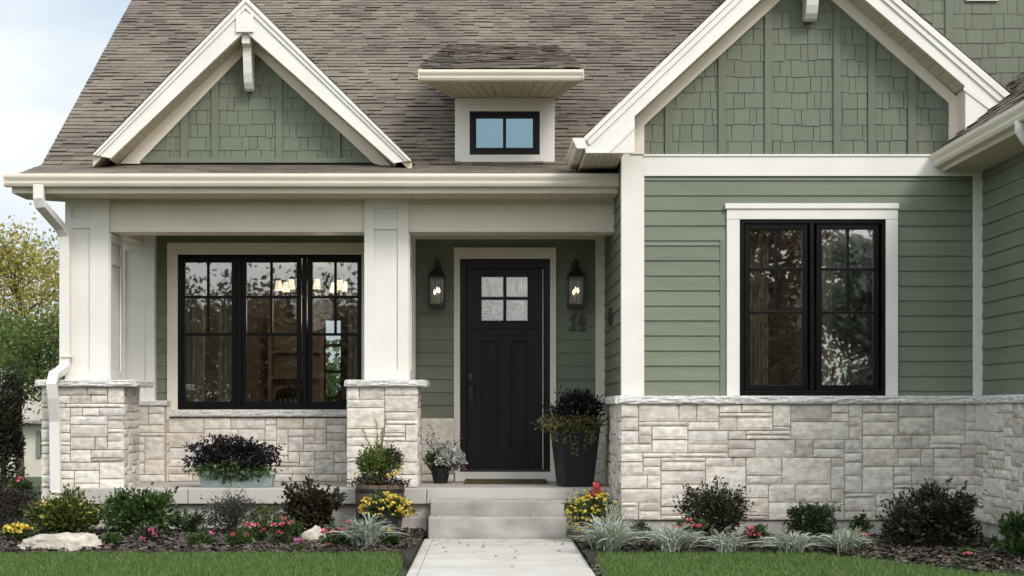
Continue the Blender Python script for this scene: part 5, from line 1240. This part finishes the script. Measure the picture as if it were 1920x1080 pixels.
# tall tapered planter right of the door
Yc = 18.15; pc = (X(1078,Yc), Yc, ZF+.002); tp = empty('tall_planter', pc); tag(tp, 'tall tapered charcoal planter standing right of the front door', 'planter')
h = Z(800,Yc)-ZF; a0, a1 = .155, .215; ang = R(14); mb = MB()
def sq(s, z): return [(pc[0]+s*math.sqrt(2)*math.cos(ang+R(45+90*i)), pc[1]+s*math.sqrt(2)*math.sin(ang+R(45+90*i)), z) for i in range(4)]
vs = sq(a0, pc[2])+sq(a1, pc[2]+h)+sq(a1-.02, pc[2]+h)+sq(a1-.03, pc[2]+h-.06)
fs = [(3,2,1,0)]+[(i,(i+1)%4,(i+1)%4+4,i+4) for i in range(4)]+[(i+4,(i+1)%4+4,(i+1)%4+8,i+8) for i in range(4)]+[(i+8,(i+1)%4+8,(i+1)%4+12,i+12) for i in range(4)]
MB().add(vs, fs).build('planter_body', M['planter'], tp, bevel=.006); MB().add(sq(a1-.028, pc[2]+h-.05), [(0,1,2,3)]).build('soil', M['soil'], tp)
pp = empty('planter_plants', (pc[0],Yc,pc[2]+h)); tag(pp, 'near black plant over trailing yellow-green leaves in the tall charcoal planter', 'plant')
V, C = foliage((X(1078,Yc),Yc,Z(772,Yc)), (.27,.23,.20), 3800, .04, 441, k=34, csize=.34, shell=.5); npmesh('dark_foliage', V, 4, LM['purple'], pp)
V, C = foliage((X(1076,Yc-.06),Yc-.06,Z(800,Yc)), (.30,.25,.12), 2600, .034, 442, k=40, csize=.34, shell=.5); npmesh('trailing_foliage', V, 4, leafmat('leaf_trail', [(.03,.035,.012),(.18,.17,.05),(.08,.09,.03),(.26,.24,.08),(.03,.015,.015)]), pp)
tw = []
for px, L_ in ((1072,40),(1080,52),(1078,48),(1060,24),(1098,36),(1108,28),(1040,20),(1112,22)):
    for i in range(46): t = rn.random(); tw.append((X(px,Yc-.24)+rn.gauss(0,.014), Yc-.24+rn.gauss(0,.014), Z(806+L_*t,Yc-.24)))
npmesh('trailing_strands', leaf_quads(np.array(tw), r_.normal(size=(len(tw),3))-[0,0,.8], .028, r_), 4, bpy.data.materials['leaf_trail'], pp)
# small pot left of the door
Yl = 18.9; c = round_pot(826, 0, Yl, .075, .105, .17, 'small black pot on the porch floor between the middle pier and the door', z=ZF+.002)
lp = empty('potted_plants', (c[0],Yl,ZF+.17)); tag(lp, 'white flowers and climbing curly stems in the small pot left of the door', 'plant')
V, C = foliage((X(822,Yl),Yl,Z(868,Yl)), (.15,.13,.14), 1000, .042, 451, k=22, csize=.3, shell=.3); npmesh('foliage', V, 4, LM['green'], lp)
V, C = foliage((X(848,Yl-.05),Yl-.05,Z(866,Yl)), (.15,.12,.14), 1300, .032, 452, k=30, csize=.3, shell=.3); npmesh('pale_foliage', V, 4, LM['silver'], lp)
add_blossoms(lp, surf_pts((X(846,Yl-.05),Yl-.08,Z(864,Yl),.15,.12,.14), 95, 13, -.4), 'white', .042, 9, 10)
add_blossoms(lp, surf_pts((X(862,Yl-.1),Yl-.1,Z(878,Yl),.07,.07,.045), 22, 14, -.6), 'mauve', .026, 10, 10, 'mauve_blossom')
mb = MB(); tw = []
for k_, (sx, hh) in enumerate(((806,796),(815,812),(801,815),(866,812),(858,835))):
    pts = []; 
    for i in range(16): t = i/15; pts.append((X(826+(sx-826)*t**.7,Yl)+math.sin(t*9+k_*2)*.022, Yl+math.cos(t*9+k_)*.022, Z(875+(hh-875)*t,Yl)))
    mb.tube(pts, [.004-.002*i/15 for i in range(16)], 5, cap=False)
    for i in range(44): q = rn.choice(pts[3:]); tw.append((q[0]+rn.gauss(0,.014),q[1]+rn.gauss(0,.014),q[2]+rn.gauss(0,.012)))
mb.build('curly_stem', M['twig'], lp); npmesh('stem_leaves', leaf_quads(np.array(tw), r_.normal(size=(len(tw),3)), .026, r_), 4, LM['bronze'], lp)
# thin stake beside the steps
st = MB().tube([(X(767,16.9),16.9,.03),(X(767,16.9),16.9,Z(945,16.9))], .004, 6).tube([(X(767,16.9)-.02,16.9,Z(946,16.9)),(X(767,16.9)+.02,16.9,Z(946,16.9))], .004, 6).build('garden_stake', M['found'], None); tag(st, 'thin pale garden stake left of the steps', 'stake')

# --- trees
def tree(name, label, loc, ht, crown, lm, nleaf, lsize, seed, trunk_r=.10, nb=26, low=.22, group=None, csz=.22, mat='bark'):
    t = empty(name, loc); rn = random.Random(seed); x0, y0, z0 = loc; mb = MB()
    tips = []
    tpts = [Vector((x0,y0,z0)) + Vector((rn.uniform(-.06,.06)*i, rn.uniform(-.06,.06)*i, ht*.85*i/6)) for i in range(7)]
    mb.tube(tpts, [trunk_r*(1-.13*i) for i in range(7)], 7, cap=False)
    for i in range(nb):
        f = low+(.95-low)*i/nb; k = f*6; a = tpts[min(5,int(k))].lerp(tpts[min(5,int(k))+1], k-int(k)); an = rn.uniform(0,6.28); ln = crown*rn.uniform(.6,1.05)*math.sin(math.pi*min(1,(.12+f)*.86))**.6
        e = a+Vector((math.cos(an)*ln, math.sin(an)*ln, ln*rn.uniform(.45,1.0)))
        if e.z > z0+ht: e.z = z0+ht*rn.uniform(.93,1)
        m = a.lerp(e,.5)+Vector((0,0,-.06*ln)); br_ = trunk_r*.34*(1-f*.5); mb.tube([a,m,e], [br_,br_*.6,br_*.22], 5, cap=False); tips.append(e); tips.append(a.lerp(e,.75))
        for j in range(4):
            q = a.lerp(e, rn.uniform(.35,.95)); d = Vector((rn.gauss(0,1),rn.gauss(0,1),rn.gauss(.4,.6))).normalized()*ln*rn.uniform(.25,.5); mb.tube([q,q+d], [br_*.35,br_*.12], 4, cap=False); tips.append(q+d); tips.append(q+d*.5)
    mb.build('trunk', M[mat], t)
    r = np.random.default_rng(seed); T_ = np.array([tuple(v) for v in tips]); idx = r.integers(0,len(T_),nleaf); P = T_[idx]+r.normal(size=(nleaf,3))*crown*csz
    npmesh('crown', leaf_quads(P, r.normal(size=(nleaf,3))+[0,0,-.2], lsize, r, aspect=.62), 4, lm, t); tag(t, label, 'tree', group); return t
gz = lambda y: ground_z(0,y)
tree('autumn_tree', 'sparse tree with yellow-green autumn leaves left of the porch', (X(38,38),38,gz(38)), 6.4, 1.7, LM['autumn'], 5200, .10, 501, trunk_r=.11, nb=34, csz=.12, low=.42)
tree('autumn_tree', 'second yellow-leaved tree, partly behind the downspout', (X(118,40),40,gz(40)), 6.0, 1.6, LM['autumn'], 3600, .10, 507, trunk_r=.09, nb=28, csz=.12, low=.42)
tree('green_tree', 'bushy deep green tree below the autumn tree', (X(88,31),31,gz(31)), 3.6, .95, LM['softgreen'], 3800, .08, 502, trunk_r=.06, nb=26, low=.48, csz=.14)
tree('green_tree', 'olive green tree at the left edge behind the evergreen', (X(10,33),33,gz(33)), 3.9, 1.0, LM['softgreen'], 3500, .08, 503, trunk_r=.06, nb=26, low=.48, csz=.14)
# neighbour's house down the slope
nh = empty('neighbour_house', (X(20,75),75,-1.6)); tag(nh, 'low beige house with a tan roof in the distance left of the stone pier', 'house')
nx0, nx1 = X(-260,75), X(140,75); zt_ = Z(785,75)
MB().box(nx0, nx1, 75, 83, -1.7, zt_).build('wall', M['nwall'], nh)
MB().prismx([(74.3,zt_-.05),(79,zt_+2.3),(83.7,zt_-.05),(83.7,zt_-.2),(79,zt_+2.1),(74.3,zt_-.2)], nx0-.5, nx1+.5).build('roof', M['nroof'], nh)
MB().box(X(69,75), X(77,75), 74.9, 75, Z(858,75), Z(808,75)).build('shutter', M['siding'], nh)
MB().box(X(77,75), X(104,75), 74.92, 75, Z(855,75), Z(812,75)).build('window', M['black'], nh)
# trees across the street, seen mirrored in the windows
GB = 'trees across the street'
tb = [(-8.4,-9,3.9,2.6,'brown'),(-5.6,-11,4.2,2.6,'brown'),(-3.0,-9,3.6,2.4,'brown'),(6.6,-9,7.6,2.3,'rust'),(8.5,-5,5.8,1.3,'pale'),(-12.5,-12,6,2.8,'yellowgreen'),(13.5,-8,8,3.0,'brown')]
for i, (x, y, h_, c_, k_) in enumerate(tb):
    tree('street_tree', ['rust brown tree mirrored in the left light of the triple window','low brown tree mirrored in the middle light of the triple window','dark bronze tree mirrored in the right light of the triple window','tall rust-leaved tree mirrored in the left half of the double window','smaller pale-leaved tree mirrored in the right half of the double window','yellow-green tree across the street from the left end of the house','tall brown tree across the street from the right end of the house'][i], (x,y,0), h_, c_, LM[k_], 14000, .17, 600+i, trunk_r=.12, nb=32, csz=.2, low=.06, group=GB)

ah = empty('added_brick_house', (8,-24,0)); tag(ah, 'brown brick house across the street, mirrored in the double window', 'house')  # unseen house, added to keep bright sky out of the double window's reflection
MB().box(4.5,10.6,-32,-24,0,3.4).build('wall', pm('brown_brick', [(.13,.085,.06),(.18,.12,.085)], scale=3, rough=.9), ah)
MB().prismx([(-23.4,3.3),(-28,5.9),(-32.6,3.3)], 4.1, 11.0).build('roof', M['roof'], ah)
for x in (5.6, 8.2): MB().box(x, x+1.1, -24, -23.95, 1.2, 2.8).build('window', M['black'], ah)

# far wood beyond the lawn
r = np.random.default_rng(88); P = []
for i in range(150):
    a = r.uniform(-1.35, 1.35); d = r.uniform(120, 165); cx_, cy_ = d*np.sin(a), d*np.cos(a); h_ = r.uniform(5, 10.5); w_ = r.uniform(2.5, 5)
    q = r.normal(size=(420,3)); q /= np.linalg.norm(q,axis=1,keepdims=True); q *= r.uniform(.6,1.05,420)[:,None]; q[:,0] *= w_; q[:,1] *= w_; q[:,2] = q[:,2]*h_*.5+h_*.5-1.6; P.append(q+[cx_,cy_,0])
P = np.concatenate(P); fw = npmesh('far_wood', leaf_quads(P, r.normal(size=(len(P),3)), 1.0, r, .8), 4, LM['green']); tag(fw, 'far wood of green trees along the horizon', 'wood', kind='stuff')
